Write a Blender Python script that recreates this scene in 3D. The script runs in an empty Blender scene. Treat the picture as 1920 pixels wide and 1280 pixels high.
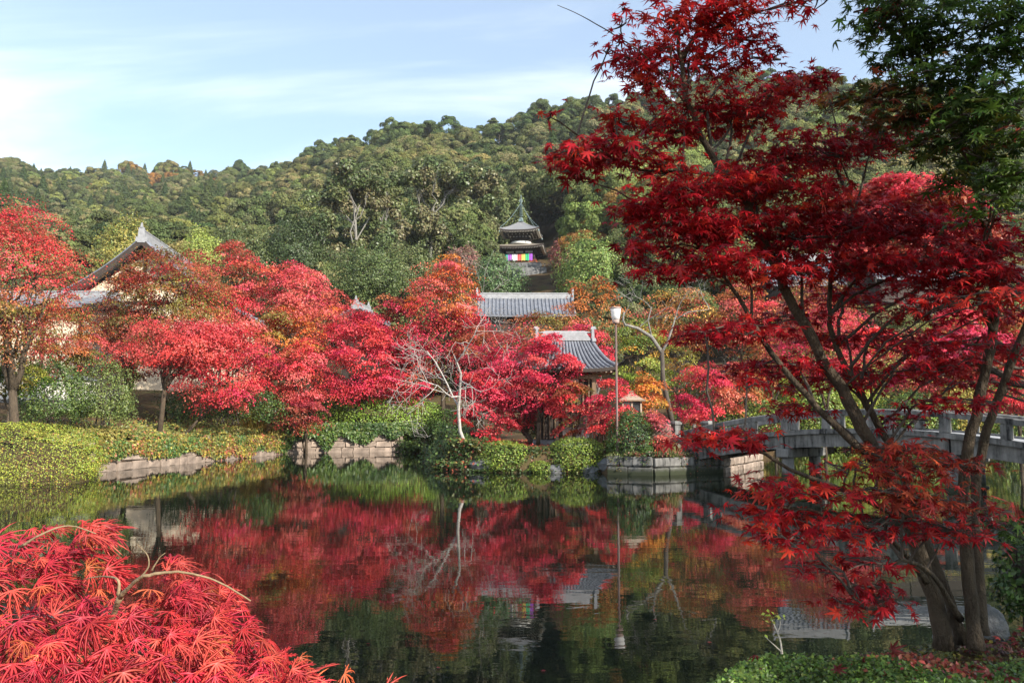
import bpy, math, random
import numpy as np
from mathutils import Vector, Matrix

SC = bpy.context.scene
COL = SC.collection
PI = math.pi

# ------------------------------------------------------------------ camera
F = 1500.0                       # focal length in photo pixels (photo 1920 x 1280)
CAM_Z = 2.4                      # eye height above the pond
PITCH = math.atan(140.0 / 1500.0)
cam_d = bpy.data.cameras.new('camera')
cam_d.sensor_width = 36.0
cam_d.lens = 36.0 * F / 1920.0
cam_d.clip_start = 0.05
cam_d.clip_end = 6000
cam = bpy.data.objects.new('camera', cam_d)
COL.objects.link(cam)
cam.location = (0, 0, CAM_Z)
cam.rotation_euler = (PI / 2 + PITCH, 0, 0)
SC.camera = cam

# ------------------------------------------------------------------ sky and sun
SUN_EL = math.radians(28)
SUN_AZ = math.atan2(0.72, -0.69)         # from the right and behind the camera
S = Vector((math.sin(SUN_AZ) * math.cos(SUN_EL), math.cos(SUN_AZ) * math.cos(SUN_EL), math.sin(SUN_EL)))
world = bpy.data.worlds.new('World')
SC.world = world
world.use_nodes = True
nt = world.node_tree
nt.nodes.clear()
def N(tree, t, **kw):
    n = tree.nodes.new(t)
    for k, v in kw.items():
        if k == 'inp':
            for i, val in v.items():
                n.inputs[i].default_value = val
        else:
            setattr(n, k, v)
    return n
sky = N(nt, 'ShaderNodeTexSky', sky_type='NISHITA', sun_disc=False, sun_elevation=SUN_EL,
        sun_rotation=SUN_AZ, altitude=60, air_density=1.0, dust_density=0.8, ozone_density=0.7)
tc = N(nt, 'ShaderNodeTexCoord')
sep = N(nt, 'ShaderNodeSeparateXYZ')
nt.links.new(tc.outputs['Generated'], sep.inputs[0])
def M_(op, a, b=None, c=None):
    n = N(nt, 'ShaderNodeMath', operation=op)
    for i, v in enumerate((a, b, c)):
        if v is None: continue
        if isinstance(v, (int, float)): n.inputs[i].default_value = v
        else: nt.links.new(v, n.inputs[i])
    return n.outputs[0]
den = M_('ADD', M_('MAXIMUM', sep.outputs[2], 0.0), 0.22)
u_ = M_('DIVIDE', sep.outputs[0], den)
v_ = M_('DIVIDE', sep.outputs[1], den)
cb = N(nt, 'ShaderNodeCombineXYZ')
nt.links.new(u_, cb.inputs[0]); nt.links.new(v_, cb.inputs[1])
mp = N(nt, 'ShaderNodeMapping')
mp.inputs['Rotation'].default_value = (0, 0, math.radians(38))
mp.inputs['Scale'].default_value = (0.7, 2.1, 1)
mp.inputs['Location'].default_value = (0.35, 0.2, 0)
nt.links.new(cb.outputs[0], mp.inputs[0])
n1 = N(nt, 'ShaderNodeTexNoise', inp={'Scale': 1.15, 'Detail': 8.0, 'Roughness': 0.56, 'Distortion': 0.5})
nt.links.new(mp.outputs[0], n1.inputs['Vector'])
n2 = N(nt, 'ShaderNodeTexNoise', inp={'Scale': 0.42, 'Detail': 3.0, 'Roughness': 0.5})
nt.links.new(mp.outputs[0], n2.inputs['Vector'])
# the cloud bank hangs low over the hills on the left of the view: more cloud towards -x, thinning upwards
bank = M_('SUBTRACT', M_('MULTIPLY', sep.outputs[0], -0.20), M_('MULTIPLY', M_('SUBTRACT', sep.outputs[2], 0.27), 0.50))
mix_n = M_('ADD', M_('ADD', M_('MULTIPLY', n1.outputs[0], 0.85), M_('MULTIPLY', n2.outputs[0], 0.30)), bank)
mr = N(nt, 'ShaderNodeMapRange', interpolation_type='SMOOTHSTEP',
       inp={'From Min': 0.52, 'From Max': 0.86, 'To Min': 0.16, 'To Max': 0.85})
nt.links.new(mix_n, mr.inputs[0])
mx = N(nt, 'ShaderNodeMix', data_type='RGBA')
nt.links.new(mr.outputs[0], mx.inputs[0])
tint = N(nt, 'ShaderNodeMix', data_type='RGBA', blend_type='MULTIPLY'); tint.inputs[0].default_value = 1.0
tint.inputs[7].default_value = (.84, 1.0, 1.07, 1)          # clear autumn air, a touch greener than the model
nt.links.new(sky.outputs[0], tint.inputs[6]); nt.links.new(tint.outputs[2], mx.inputs[6])
mx.inputs[7].default_value = (8.6, 8.9, 9.1, 1)
bg = N(nt, 'ShaderNodeBackground', inp={'Strength': 0.125})
nt.links.new(mx.outputs[2], bg.inputs[0])
out = N(nt, 'ShaderNodeOutputWorld')
nt.links.new(bg.outputs[0], out.inputs[0])

sun_d = bpy.data.lights.new('sun', 'SUN')
sun_d.energy = 5.0
sun_d.angle = math.radians(0.53)
sun_d.color = (1.0, 0.93, 0.82)
sun = bpy.data.objects.new('sun', sun_d)
COL.objects.link(sun)
sun.rotation_euler = S.to_track_quat('Z', 'Y').to_euler()

SC.view_settings.view_transform = 'Standard'
SC.view_settings.look = 'None'
SC.view_settings.exposure = 0.86
SC.view_settings.gamma = 1.0
SC.view_settings.use_curve_mapping = False
SC.render.engine = 'CYCLES'
cy = SC.cycles
cy.max_bounces = 7; cy.diffuse_bounces = 3; cy.glossy_bounces = 3; cy.transmission_bounces = 4
cy.caustics_reflective = False; cy.caustics_refractive = False
cy.sample_clamp_indirect = 6
cy.use_denoising = True
cy.denoiser = 'OPENIMAGEDENOISE'
try:
    cy.denoising_input_passes = 'RGB_ALBEDO_NORMAL'
    cy.denoising_prefilter = 'ACCURATE'
except Exception:
    pass

# ------------------------------------------------------------------ helpers
def P(px, py, d):
    """World point that lies y = d metres ahead, seen at photo pixel (px, py)."""
    xc = (px - 960) / F; yc = (640 - py) / F
    c, s = math.cos(PITCH), math.sin(PITCH)
    fy = c - yc * s; fz = s + yc * c
    return Vector((xc * d / fy, d, CAM_Z + fz * d / fy))
def pix(p):
    """Photo pixel of world points (n,3)."""
    p = np.asarray(p, float).reshape(-1, 3)
    c, s = math.cos(PITCH), math.sin(PITCH)
    y = p[:, 1]; z = p[:, 2] - CAM_Z
    dep = np.maximum(y * c + z * s, 1e-3)
    up = -y * s + z * c
    return np.stack([960 + F * p[:, 0] / dep, 640 - F * up / dep, dep], 1)

def new_mesh(name, verts, faces=None, farr=None, col=None, smooth=False):
    """faces: list of tuples; farr: (n,k) array of equal faces."""
    me = bpy.data.meshes.new(name)
    verts = np.asarray(verts, np.float32).reshape(-1, 3)
    if farr is not None:
        fl = [np.asarray(a, np.int32) for a in (farr if isinstance(farr, list) else [farr]) if len(a)]
        loops = np.concatenate([a.ravel() for a in fl])
        tot = np.concatenate([np.full(len(a), a.shape[1], np.int32) for a in fl])
        start = np.concatenate([[0], np.cumsum(tot)[:-1]]).astype(np.int32)
        me.vertices.add(len(verts)); me.vertices.foreach_set('co', verts.ravel())
        me.loops.add(len(loops)); me.loops.foreach_set('vertex_index', loops)
        me.polygons.add(len(tot)); me.polygons.foreach_set('loop_start', start)
        try: me.polygons.foreach_set('loop_total', tot)
        except Exception: pass
        me.update(calc_edges=True)
    else:
        me.from_pydata([tuple(v) for v in verts], [], faces)
    if col is not None:
        a = me.attributes.new('col', 'FLOAT_COLOR', 'POINT')
        c4 = np.ones((len(verts), 4), np.float32); c4[:, :3] = col
        a.data.foreach_set('color', c4.ravel())
    if smooth:
        me.polygons.foreach_set('use_smooth', np.ones(len(me.polygons), bool))
    return me

def link(name, me, mat=None, parent=None):
    if mat is not None and len(me.materials) == 0:
        me.materials.append(mat)
    o = bpy.data.objects.new(name, me)
    COL.objects.link(o)
    if parent is not None:
        o.parent = parent
        o.matrix_parent_inverse = Matrix.Translation(-Vector(parent.get('base', (0, 0, 0)))) if 'base' in parent.keys() else Matrix()
    return o

def tag(o, label=None, cat=None, group=None, kind=None):
    if label: o['label'] = label
    if cat: o['category'] = cat
    if group: o['group'] = group
    if kind: o['kind'] = kind
    return o

def thing(name, label, cat, loc, group=None, world_parts=True):
    """An Empty at the thing's base.  world_parts: the children's meshes are given in world coordinates."""
    o = bpy.data.objects.new(name, None)
    o.empty_display_size = 0.2
    COL.objects.link(o)
    o.location = loc
    if world_parts:
        o['base'] = [float(v) for v in loc]
    return tag(o, label, cat, group)

class MB:
    """Collects boxes, tubes and sheets into one mesh."""
    def __init__(s): s.v = []; s.f = []; s.n = 0
    def add(s, verts, faces):
        verts = [tuple(v) for v in verts]
        s.v += verts
        s.f += [tuple(i + s.n for i in f) for f in faces]
        s.n += len(verts)
    def box(s, c, size, rz=0.0, taper=1.0, bev=0.0):
        x, y, z = (a / 2 for a in size)
        if bev > 0:
            b = bev
            pts = []
            for zz, e in ((-z, b), (-z + b, 0), (z - b, 0), (z, b)):
                k = taper if zz > 0 else 1.0
                for sx, sy in ((-1, -1), (1, -1), (1, 1), (-1, 1)):
                    pts.append((sx * (x * k - e), sy * (y * k - e), zz))
            fs = [(3, 2, 1, 0), (12, 13, 14, 15)]
            for L in range(3):
                for i in range(4):
                    j = (i + 1) % 4
                    fs.append((L * 4 + i, L * 4 + j, L * 4 + 4 + j, L * 4 + 4 + i))
        else:
            pts = [(sx * x * (taper if zz > 0 else 1), sy * y * (taper if zz > 0 else 1), zz)
                   for zz in (-z, z) for sx, sy in ((-1, -1), (1, -1), (1, 1), (-1, 1))]
            fs = [(3, 2, 1, 0), (4, 5, 6, 7), (0, 1, 5, 4), (1, 2, 6, 5), (2, 3, 7, 6), (3, 0, 4, 7)]
        cr, sr = math.cos(rz), math.sin(rz)
        s.add([(c[0] + a * cr - b_ * sr, c[1] + a * sr + b_ * cr, c[2] + d) for a, b_, d in pts], fs)
        return s
    def tube(s, pts, radii, k=6, cap=True):
        pts = [Vector(p) for p in pts]
        n = len(pts)
        if not hasattr(radii, '__len__'): radii = [radii] * n
        vs = []; fs = []
        t0 = (pts[1] - pts[0]).normalized()
        a = t0.orthogonal().normalized()
        for i in range(n):
            t = (pts[min(i + 1, n - 1)] - pts[max(i - 1, 0)])
            if t.length < 1e-9: t = t0
            t.normalize()
            a = (a - t * a.dot(t))
            if a.length < 1e-6: a = t.orthogonal()
            a.normalize()
            b = t.cross(a)
            for j in range(k):
                w = 2 * PI * j / k
                vs.append(pts[i] + (a * math.cos(w) + b * math.sin(w)) * radii[i])
        for i in range(n - 1):
            for j in range(k):
                jj = (j + 1) % k
                fs.append((i * k + j, i * k + jj, (i + 1) * k + jj, (i + 1) * k + j))
        if cap:
            fs.append(tuple(range(k - 1, -1, -1)))
            fs.append(tuple((n - 1) * k + j for j in range(k)))
        s.add(vs, fs)
        return s
    def lathe(s, c, prof, k=16, cap=True):
        vs = []; fs = []
        for r, z in prof:
            for j in range(k):
                w = 2 * PI * j / k
                vs.append((c[0] + r * math.cos(w), c[1] + r * math.sin(w), c[2] + z))
        for i in range(len(prof) - 1):
            for j in range(k):
                jj = (j + 1) % k
                fs.append((i * k + j, i * k + jj, (i + 1) * k + jj, (i + 1) * k + j))
        if cap:
            fs.append(tuple(range(k - 1, -1, -1)))
            fs.append(tuple((len(prof) - 1) * k + j for j in range(k)))
        s.add(vs, fs)
        return s
    def loft(s, rings, closed=True, cap=True):
        k = len(rings[0]); vs = [p for r in rings for p in r]; fs = []
        for i in range(len(rings) - 1):
            for j in range(k if closed else k - 1):
                jj = (j + 1) % k
                fs.append((i * k + j, i * k + jj, (i + 1) * k + jj, (i + 1) * k + j))
        if cap and closed:
            fs.append(tuple(range(k - 1, -1, -1)))
            fs.append(tuple((len(rings) - 1) * k + j for j in range(k)))
        s.add(vs, fs)
        return s
    def build(s, name, mat=None, parent=None, smooth=False):
        me = new_mesh(name, np.array(s.v, np.float32).reshape(-1, 3), faces=s.f)
        if smooth: me.polygons.foreach_set('use_smooth', np.ones(len(me.polygons), bool))
        return link(name, me, mat, parent)

def ss(a, b, x):
    t = np.clip((np.asarray(x, float) - a) / (b - a), 0, 1)
    return t * t * (3 - 2 * t)

def vnoise(p, scale, seed=0):
    """Cheap smooth 3-D value noise in [0,1] for (n,3) points."""
    q = np.asarray(p, float) * scale + seed * 17.31
    i = np.floor(q).astype(np.int64); f = q - i; f = f * f * (3 - 2 * f)
    def h(ix, iy, iz):
        n = (ix * 374761393 + iy * 668265263 + iz * 2147483647 + seed * 974711) & 0xFFFFFFFF
        n = ((n ^ (n >> 13)) * 1274126177) & 0xFFFFFFFF
        return ((n ^ (n >> 16)) & 0xFFFF) / 65535.0
    r = 0
    for dx in (0, 1):
        for dy in (0, 1):
            for dz in (0, 1):
                w = (f[:, 0] if dx else 1 - f[:, 0]) * (f[:, 1] if dy else 1 - f[:, 1]) * (f[:, 2] if dz else 1 - f[:, 2])
                r = r + w * h(i[:, 0] + dx, i[:, 1] + dy, i[:, 2] + dz)
    return r

# ------------------------------------------------------------------ materials
def nm(name):
    m = bpy.data.materials.new(name); m.use_nodes = True
    t = m.node_tree; t.nodes.clear()
    return m, t
def pbr(name, col, rough=0.7, var=0.25, scale=3.0, bump=0.3, bscale=None, col2=None, spec=0.3, detail=6.0, stretch=None, metal=0.0, objvar=0.0):
    """Noise-varied surface with fine relief."""
    m, t = nm(name)
    tcn = N(t, 'ShaderNodeTexCoord')
    vec = tcn.outputs['Object']
    if stretch:
        mpn = N(t, 'ShaderNodeMapping'); mpn.inputs['Scale'].default_value = stretch
        t.links.new(vec, mpn.inputs[0]); vec = mpn.outputs[0]
    nz = N(t, 'ShaderNodeTexNoise', inp={'Scale': scale, 'Detail': detail, 'Roughness': 0.62})
    t.links.new(vec, nz.inputs['Vector'])
    mr = N(t, 'ShaderNodeMapRange', inp={'From Min': 0.3, 'From Max': 0.7})
    t.links.new(nz.outputs[0], mr.inputs[0])
    mix = N(t, 'ShaderNodeMix', data_type='RGBA')
    c2 = col2 or tuple(c * (1 - var) for c in col)
    mix.inputs[6].default_value = (*col, 1); mix.inputs[7].default_value = (*c2, 1)
    t.links.new(mr.outputs[0], mix.inputs[0])
    b = N(t, 'ShaderNodeBsdfPrincipled', inp={'Roughness': rough, 'Specular IOR Level': spec, 'Metallic': metal})
    colout = mix.outputs[2]
    if objvar:
        oi = N(t, 'ShaderNodeObjectInfo')
        mro = N(t, 'ShaderNodeMapRange', inp={'To Min': 1 - objvar, 'To Max': 1 + objvar})
        t.links.new(oi.outputs['Random'], mro.inputs[0])
        mv = N(t, 'ShaderNodeVectorMath', operation='SCALE')
        t.links.new(colout, mv.inputs[0]); t.links.new(mro.outputs[0], mv.inputs['Scale'])
        colout = mv.outputs[0]
    t.links.new(colout, b.inputs['Base Color'])
    if bump:
        nb = N(t, 'ShaderNodeTexNoise', inp={'Scale': bscale or scale * 4, 'Detail': 4.0, 'Roughness': 0.6})
        t.links.new(vec, nb.inputs['Vector'])
        bp = N(t, 'ShaderNodeBump', inp={'Strength': bump, 'Distance': 0.05})
        t.links.new(nb.outputs[0], bp.inputs['Height']); t.links.new(bp.outputs[0], b.inputs['Normal'])
    o = N(t, 'ShaderNodeOutputMaterial'); t.links.new(b.outputs[0], o.inputs[0])
    return m
def leafmat(name, source='attr', trans=0.3, rough=0.45, spec=0.25, hue=0.0, ramp=None, gain=1.0):
    """Leaves: diffuse + light through the leaf + a little gloss.  source: attr / object (object colour) / ramp (object random)."""
    m, t = nm(name)
    if source == 'attr':
        a = N(t, 'ShaderNodeAttribute', attribute_name='col'); c = a.outputs['Color']
    elif source == 'object':
        a = N(t, 'ShaderNodeObjectInfo'); c = a.outputs['Color']
    else:
        a = N(t, 'ShaderNodeAttribute', attribute_name='col')
        oi = N(t, 'ShaderNodeObjectInfo')
        r = N(t, 'ShaderNodeValToRGB')
        r.color_ramp.elements[0].position = 0; r.color_ramp.elements[0].color = (*ramp[0][1], 1)
        r.color_ramp.elements[1].position = 1; r.color_ramp.elements[1].color = (*ramp[-1][1], 1)
        for p, cc in ramp[1:-1]:
            e = r.color_ramp.elements.new(p); e.color = (*cc, 1)
        t.links.new(oi.outputs['Random'], r.inputs[0])
        mm = N(t, 'ShaderNodeMix', data_type='RGBA', blend_type='MULTIPLY'); mm.inputs[0].default_value = 1.0
        t.links.new(a.outputs['Color'], mm.inputs[6]); t.links.new(r.outputs[0], mm.inputs[7])
        c = mm.outputs[2]
    b = N(t, 'ShaderNodeBsdfPrincipled', inp={'Roughness': rough, 'Specular IOR Level': spec})
    t.links.new(c, b.inputs['Base Color'])
    tr = N(t, 'ShaderNodeBsdfTranslucent')
    t.links.new(c, tr.inputs[0])
    ms = N(t, 'ShaderNodeMixShader'); ms.inputs[0].default_value = trans
    t.links.new(b.outputs[0], ms.inputs[1]); t.links.new(tr.outputs[0], ms.inputs[2])
    o = N(t, 'ShaderNodeOutputMaterial'); t.links.new(ms.outputs[0], o.inputs[0])
    return m
MT = {}
MT['leaf'] = leafmat('autumn_leaf', 'attr', 0.30, rough=.4, spec=.3)
MT['leaf_near'] = leafmat('backlit_leaf', 'attr', 0.45, rough=.4, spec=.3)
MT['leaf_near_one'] = leafmat('backlit_single_leaf', 'object', 0.45, rough=.4, spec=.3)
MT['vermilion'] = pbr('faded_vermilion', (.42, .11, .05), .8, .4, 3, .1)
MT['leaf_one'] = leafmat('single_leaf', 'object', 0.30, rough=.4, spec=.3)
MT['shrub'] = leafmat('shrub_leaf', 'attr', 0.22, rough=0.4, spec=0.35)
MT['hill'] = leafmat('hill_leaf', 'ramp', 0.2, rough=0.6, spec=0.15,
                     ramp=[(0, (.58, .76, .66)), (.22, (.95, 1.0, .95)), (.45, (1.2, 1.14, .98)), (.62, (.66, .84, .66)), (.82, (1.0, 1.06, .9)), (1, (1.3, 1.2, .9))])
MT['bark'] = pbr('maple_bark', (.12, .088, .058), .85, .55, 14, .9, stretch=(1, 1, .35))
MT['bark_pale'] = pbr('pale_bark', (.42, .38, .33), .85, .4, 5, .4, stretch=(1, 1, .4))
MT['bark_young'] = pbr('young_bark', (.30, .21, .12), .7, .4, 12, .3)
MT['bark_dark'] = pbr('dark_bark', (.10, .08, .065), .9, .4, 6, .5, stretch=(1, 1, .35))
MT['bark_white'] = pbr('white_bark', (.56, .51, .46), .85, .55, 9, .4)
MT['bark_grey'] = pbr('lichen_bark', (.29, .27, .24), .9, .6, 12, .6)
MT['stone'] = pbr('granite', (.27, .27, .265), .88, .7, 1.7, .35, bscale=30, objvar=.22)
MT['stone_warm'] = pbr('pale_wall_stone', (.44, .34, .27), .9, .65, 1.6, .5, bscale=14, objvar=.15)
MT['rock'] = pbr('grey_rock', (.20, .20, .20), .85, .5, 5, .7, bscale=22)
MT['mortar'] = pbr('dark_joint', (.12, .11, .10), .95, .4, 4, .4)
MT['tile'] = pbr('roof_tile', (.20, .21, .24), .58, .4, 2.0, .2, spec=.35)
MT['tile_pale'] = pbr('ridge_tile', (.33, .33, .34), .55, .35, 4.0, .25, spec=.4)
MT['wood_dark'] = pbr('dark_timber', (.055, .04, .032), .75, .4, 4, .3, stretch=(1, 1, .2))
MT['wood'] = pbr('weathered_timber', (.24, .16, .10), .8, .45, 5, .35, stretch=(1, 1, .15))
MT['wood_pale'] = pbr('pale_board', (.42, .32, .24), .85, .4, 4, .3, stretch=(.3, .3, 2), objvar=.2)
MT['plaster'] = pbr('white_plaster', (.78, .74, .66), .9, .12, 1.2, .1)
MT['plaster_cream'] = pbr('cream_plaster', (.74, .62, .45), .9, .1, 1.2, .1)
MT['plaster_white'] = pbr('dome_plaster', (.82, .80, .76), .9, .08, 1.5, .05)
MT['bronze'] = pbr('verdigris', (.20, .27, .27), .6, .35, 6, .2)
MT['copper'] = pbr('cypress_bark_roof', (.25, .25, .26), .8, .3, 3, .25, stretch=(6, 6, 1))
MT['copper_low'] = pbr('brown_bark_roof', (.30, .26, .21), .85, .35, 3, .25, stretch=(6, 6, 1))
# ------------------------------------------------------------------ the pond and the ground
POND = np.array([(-40, 4), (-8, 3.6), (-3, 3.3), (0.4, 3.6), (1.3, 5.1), (2.6, 5.65), (3.3, 5.9), (4.2, 6.6), (6, 7.2), (9, 7.8), (16, 9), (19.5, 14), (20, 20),
                 (21, 28), (30, 46), (38, 58), (22, 60), (14.5, 56), (12.5, 47), (12.3, 40), (8.9, 34.6), (5.7, 32.8),
                 (4.2, 33.6), (3.9, 34.4), (0.9, 34.5), (-1.6, 34.8), (-3.1, 36.5), (-4.2, 44), (-5.2, 52), (-7.7, 55.5),
                 (-12.5, 55.5), (-15.0, 53), (-15.0, 51), (-17.0, 42), (-18.2, 35), (-16.4, 31.5), (-15.6, 29.0), (-20, 27.2), (-30, 24), (-44, 16)], float)
def pond_sd(x, y):
    """Signed distance to the pond edge, negative over the water."""
    x = np.asarray(x, float); y = np.asarray(y, float)
    d = np.full(x.shape, 1e9); ins = np.zeros(x.shape, bool)
    n = len(POND)
    for i in range(n):
        ax, ay = POND[i]; bx, by = POND[(i + 1) % n]
        ex, ey = bx - ax, by - ay
        t = np.clip(((x - ax) * ex + (y - ay) * ey) / (ex * ex + ey * ey), 0, 1)
        d = np.minimum(d, np.hypot(x - ax - t * ex, y - ay - t * ey))
        c = ((ay > y) != (by > y)) & (x < (bx - ax) * (y - ay) / (by - ay + 1e-12) + ax)
        ins ^= c
    return np.where(ins, -d, d)
SKY_PX = np.array([-900, -300, 0, 60, 140, 200, 270, 330, 430, 540, 640, 740, 850, 980, 1100, 1180, 1300, 1430, 1600, 1920, 2500, 3200], float)
SKY_PY = np.array([330, 305, 303, 322, 326, 314, 318, 314, 324, 296, 274, 246, 247, 222, 204, 190, 160, 152, 165, 200, 300, 380], float)
RDG_D = np.array([520, 520, 520, 530, 540, 545, 545, 540, 500, 430, 380, 340, 335, 325, 315, 310, 305, 300, 300, 300, 300, 300], float)
def ground(x, y):
    x = np.asarray(x, float); y = np.asarray(y, float)
    sd = pond_sd(x, y)
    land = 0.92 + 0.02 * np.clip(sd, 0, 60) + 0.12 * (vnoise(np.stack([x.ravel(), y.ravel(), 0 * x.ravel()], 1), .35, 3).reshape(x.shape) - .5)
    land = land + ss(-10, -19, x) * ss(26, 40, y) * (0.35 + 1.7 * ss(0, 9, sd))          # the left bank stands higher
    land = land + ss(52, 60, y) * ss(2, -4, x) * (0.5 + 0.6 * ss(0, 6, sd))
    land = land + ss(56, 74, y) * ss(6, 14, x) * 3.2 * ss(0, 14, sd)                       # grassy slope beyond the bridge
    land = np.where(y < 12, np.minimum(land, 0.95 + 0.01 * sd), land)
    px = 960 + F * x / np.maximum(y, 6.0)
    py = np.interp(px, SKY_PX, SKY_PY); D = np.interp(px, SKY_PX, RDG_D)
    py = py + F * 8.0 / D
    zr = CAM_Z + (780 - py) / F * D
    t = (y - 68) / (D - 68)
    tt = np.clip(t, 0, 1)
    hill = (zr - 3.5) * np.where(tt > 0, tt, 0) ** 1.25 - np.clip(t - 1, 0, 3) * 45
    lum = vnoise(np.stack([x.ravel(), y.ravel(), 0 * x.ravel()], 1), .02, 9).reshape(x.shape) - .5
    hill = hill + np.clip(t, 0, 1) * (1 - np.clip(t, 0, 1)) * lum * 40
    land = land + np.where(y > 60, np.maximum(hill, -2.0 - land * 0), 0)
    bed = np.maximum(-1.3, -0.35 + 0.45 * sd)
    k = ss(-0.15, 0.35, sd)
    return bed * (1 - k) + land * k
def gz(x, y):
    return float(ground(np.array([x], float), np.array([y], float))[0])

def graded(stops):
    out = []
    for (a, b, st) in stops:
        out += list(np.arange(a, b, st))
    out.append(stops[-1][1])
    return np.array(out)
xs = graded([(-1500, -600, 150), (-600, -120, 15), (-120, -45, 4), (-45, 45, .6), (45, 120, 4), (120, 600, 15), (600, 1500, 150)])
ys = graded([(-300, -20, 40), (-20, 0, 2), (0, 64, .6), (64, 130, 2.5), (130, 700, 9), (700, 1500, 60)])
X, Y = np.meshgrid(xs, ys)
Z = ground(X, Y)
Z = np.where(Y > 1400, np.minimum(Z, 20), Z)
ny, nx = X.shape
vid = np.arange(nx * ny).reshape(ny, nx)
quads = np.stack([vid[:-1, :-1].ravel(), vid[:-1, 1:].ravel(), vid[1:, 1:].ravel(), vid[1:, :-1].ravel()], 1)
m, t = nm('garden_ground')
geo = N(t, 'ShaderNodeNewGeometry')
nA = N(t, 'ShaderNodeTexNoise', inp={'Scale': .35, 'Detail': 8.0, 'Roughness': .65})
nB = N(t, 'ShaderNodeTexNoise', inp={'Scale': 9.0, 'Detail': 5.0, 'Roughness': .7})
t.links.new(geo.outputs['Position'], nA.inputs['Vector']); t.links.new(geo.outputs['Position'], nB.inputs['Vector'])
rp = N(t, 'ShaderNodeValToRGB')
rp.color_ramp.elements[0].position = .32; rp.color_ramp.elements[0].color = (.035, .028, .018, 1)
rp.color_ramp.elements[1].position = .68; rp.color_ramp.elements[1].color = (.075, .085, .025, 1)
e = rp.color_ramp.elements.new(.5); e.color = (.10, .065, .035, 1)
t.links.new(nA.outputs[0], rp.inputs[0])
mxn = N(t, 'ShaderNodeMix', data_type='RGBA', blend_type='OVERLAY'); mxn.inputs[0].default_value = .6
t.links.new(rp.outputs[0], mxn.inputs[6]); t.links.new(nB.outputs[0], mxn.inputs[7])
b = N(t, 'ShaderNodeBsdfPrincipled', inp={'Roughness': .95, 'Specular IOR Level': .1})
t.links.new(mxn.outputs[2], b.inputs['Base Color'])
bp = N(t, 'ShaderNodeBump', inp={'Strength': .6, 'Distance': .06}); t.links.new(nB.outputs[0], bp.inputs['Height']); t.links.new(bp.outputs[0], b.inputs['Normal'])
o = N(t, 'ShaderNodeOutputMaterial'); t.links.new(b.outputs[0], o.inputs[0])
tag(link('ground', new_mesh('ground', np.stack([X.ravel(), Y.ravel(), Z.ravel()], 1), farr=quads, smooth=True), m), kind='structure')

m, t = nm('pond_water')
geo = N(t, 'ShaderNodeNewGeometry')
mpn = N(t, 'ShaderNodeMapping'); mpn.inputs['Scale'].default_value = (.8, 1.6, 1)
t.links.new(geo.outputs['Position'], mpn.inputs[0])
w1 = N(t, 'ShaderNodeTexNoise', inp={'Scale': 2.2, 'Detail': 3.0, 'Roughness': .5})
w2 = N(t, 'ShaderNodeTexNoise', inp={'Scale': .5, 'Detail': 2.0})
t.links.new(mpn.outputs[0], w1.inputs['Vector']); t.links.new(mpn.outputs[0], w2.inputs['Vector'])
pw = N(t, 'ShaderNodeMath', operation='MULTIPLY'); t.links.new(w1.outputs[0], pw.inputs[0]); t.links.new(w2.outputs[0], pw.inputs[1])
bp = N(t, 'ShaderNodeBump', inp={'Strength': 1.0, 'Distance': .0028}); t.links.new(pw.outputs[0], bp.inputs['Height'])
b = N(t, 'ShaderNodeBsdfPrincipled', inp={'Base Color': (.006, .009, .006, 1), 'Roughness': .012, 'IOR': 1.333, 'Specular IOR Level': .5})
t.links.new(bp.outputs[0], b.inputs['Normal'])
o = N(t, 'ShaderNodeOutputMaterial'); t.links.new(b.outputs[0], o.inputs[0])
tag(link('pond_water', new_mesh('pond_water', [(-46, 1, 0), (42, 1, 0), (42, 62, 0), (-46, 62, 0)], faces=[(0, 1, 2, 3)]), m), kind='structure')
# ------------------------------------------------------------------ leaves
RNG = np.random.default_rng(11)
def unit(a):
    return a / np.maximum(np.linalg.norm(a, axis=-1, keepdims=True), 1e-9)
def leaf_diamond(w=.36, fold=.07, droop=.14):
    V = np.array([(0, 0, 0), (w, .48, fold), (0, 1, -droop), (-w, .48, fold)], np.float32)
    return V, [np.array([(0, 1, 2), (0, 2, 3)])]
def leaf_quad(w=.5):
    V = np.array([(-w, 0, 0), (w, .1, .05), (w * .8, 1, -.08), (-w * .8, .9, .02)], np.float32)
    return V, [np.array([(0, 1, 2, 3)])]
def leaf_star5(rn=.34):
    V = [(0, .12, .05)]; T = []
    angs = [-112, -58, 0, 58, 112]; ln = [.55, .86, 1, .86, .55]
    for i, (a, l) in enumerate(zip(angs, ln)):
        a = math.radians(a); V.append((l * math.sin(a), .12 + l * math.cos(a), -.22 * l * l))
    for i in range(4):
        a = math.radians((angs[i] + angs[i + 1]) / 2); V.append((rn * math.sin(a), .12 + rn * math.cos(a), .03))
    V.append((0.0, -.06, .02))
    for i in range(5):
        l = 10 if i == 0 else 6 + i - 1
        r = 10 if i == 4 else 6 + i
        T += [(0, r, 1 + i), (0, 1 + i, l)]
    return np.array(V, np.float32), [np.array(T)]
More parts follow.
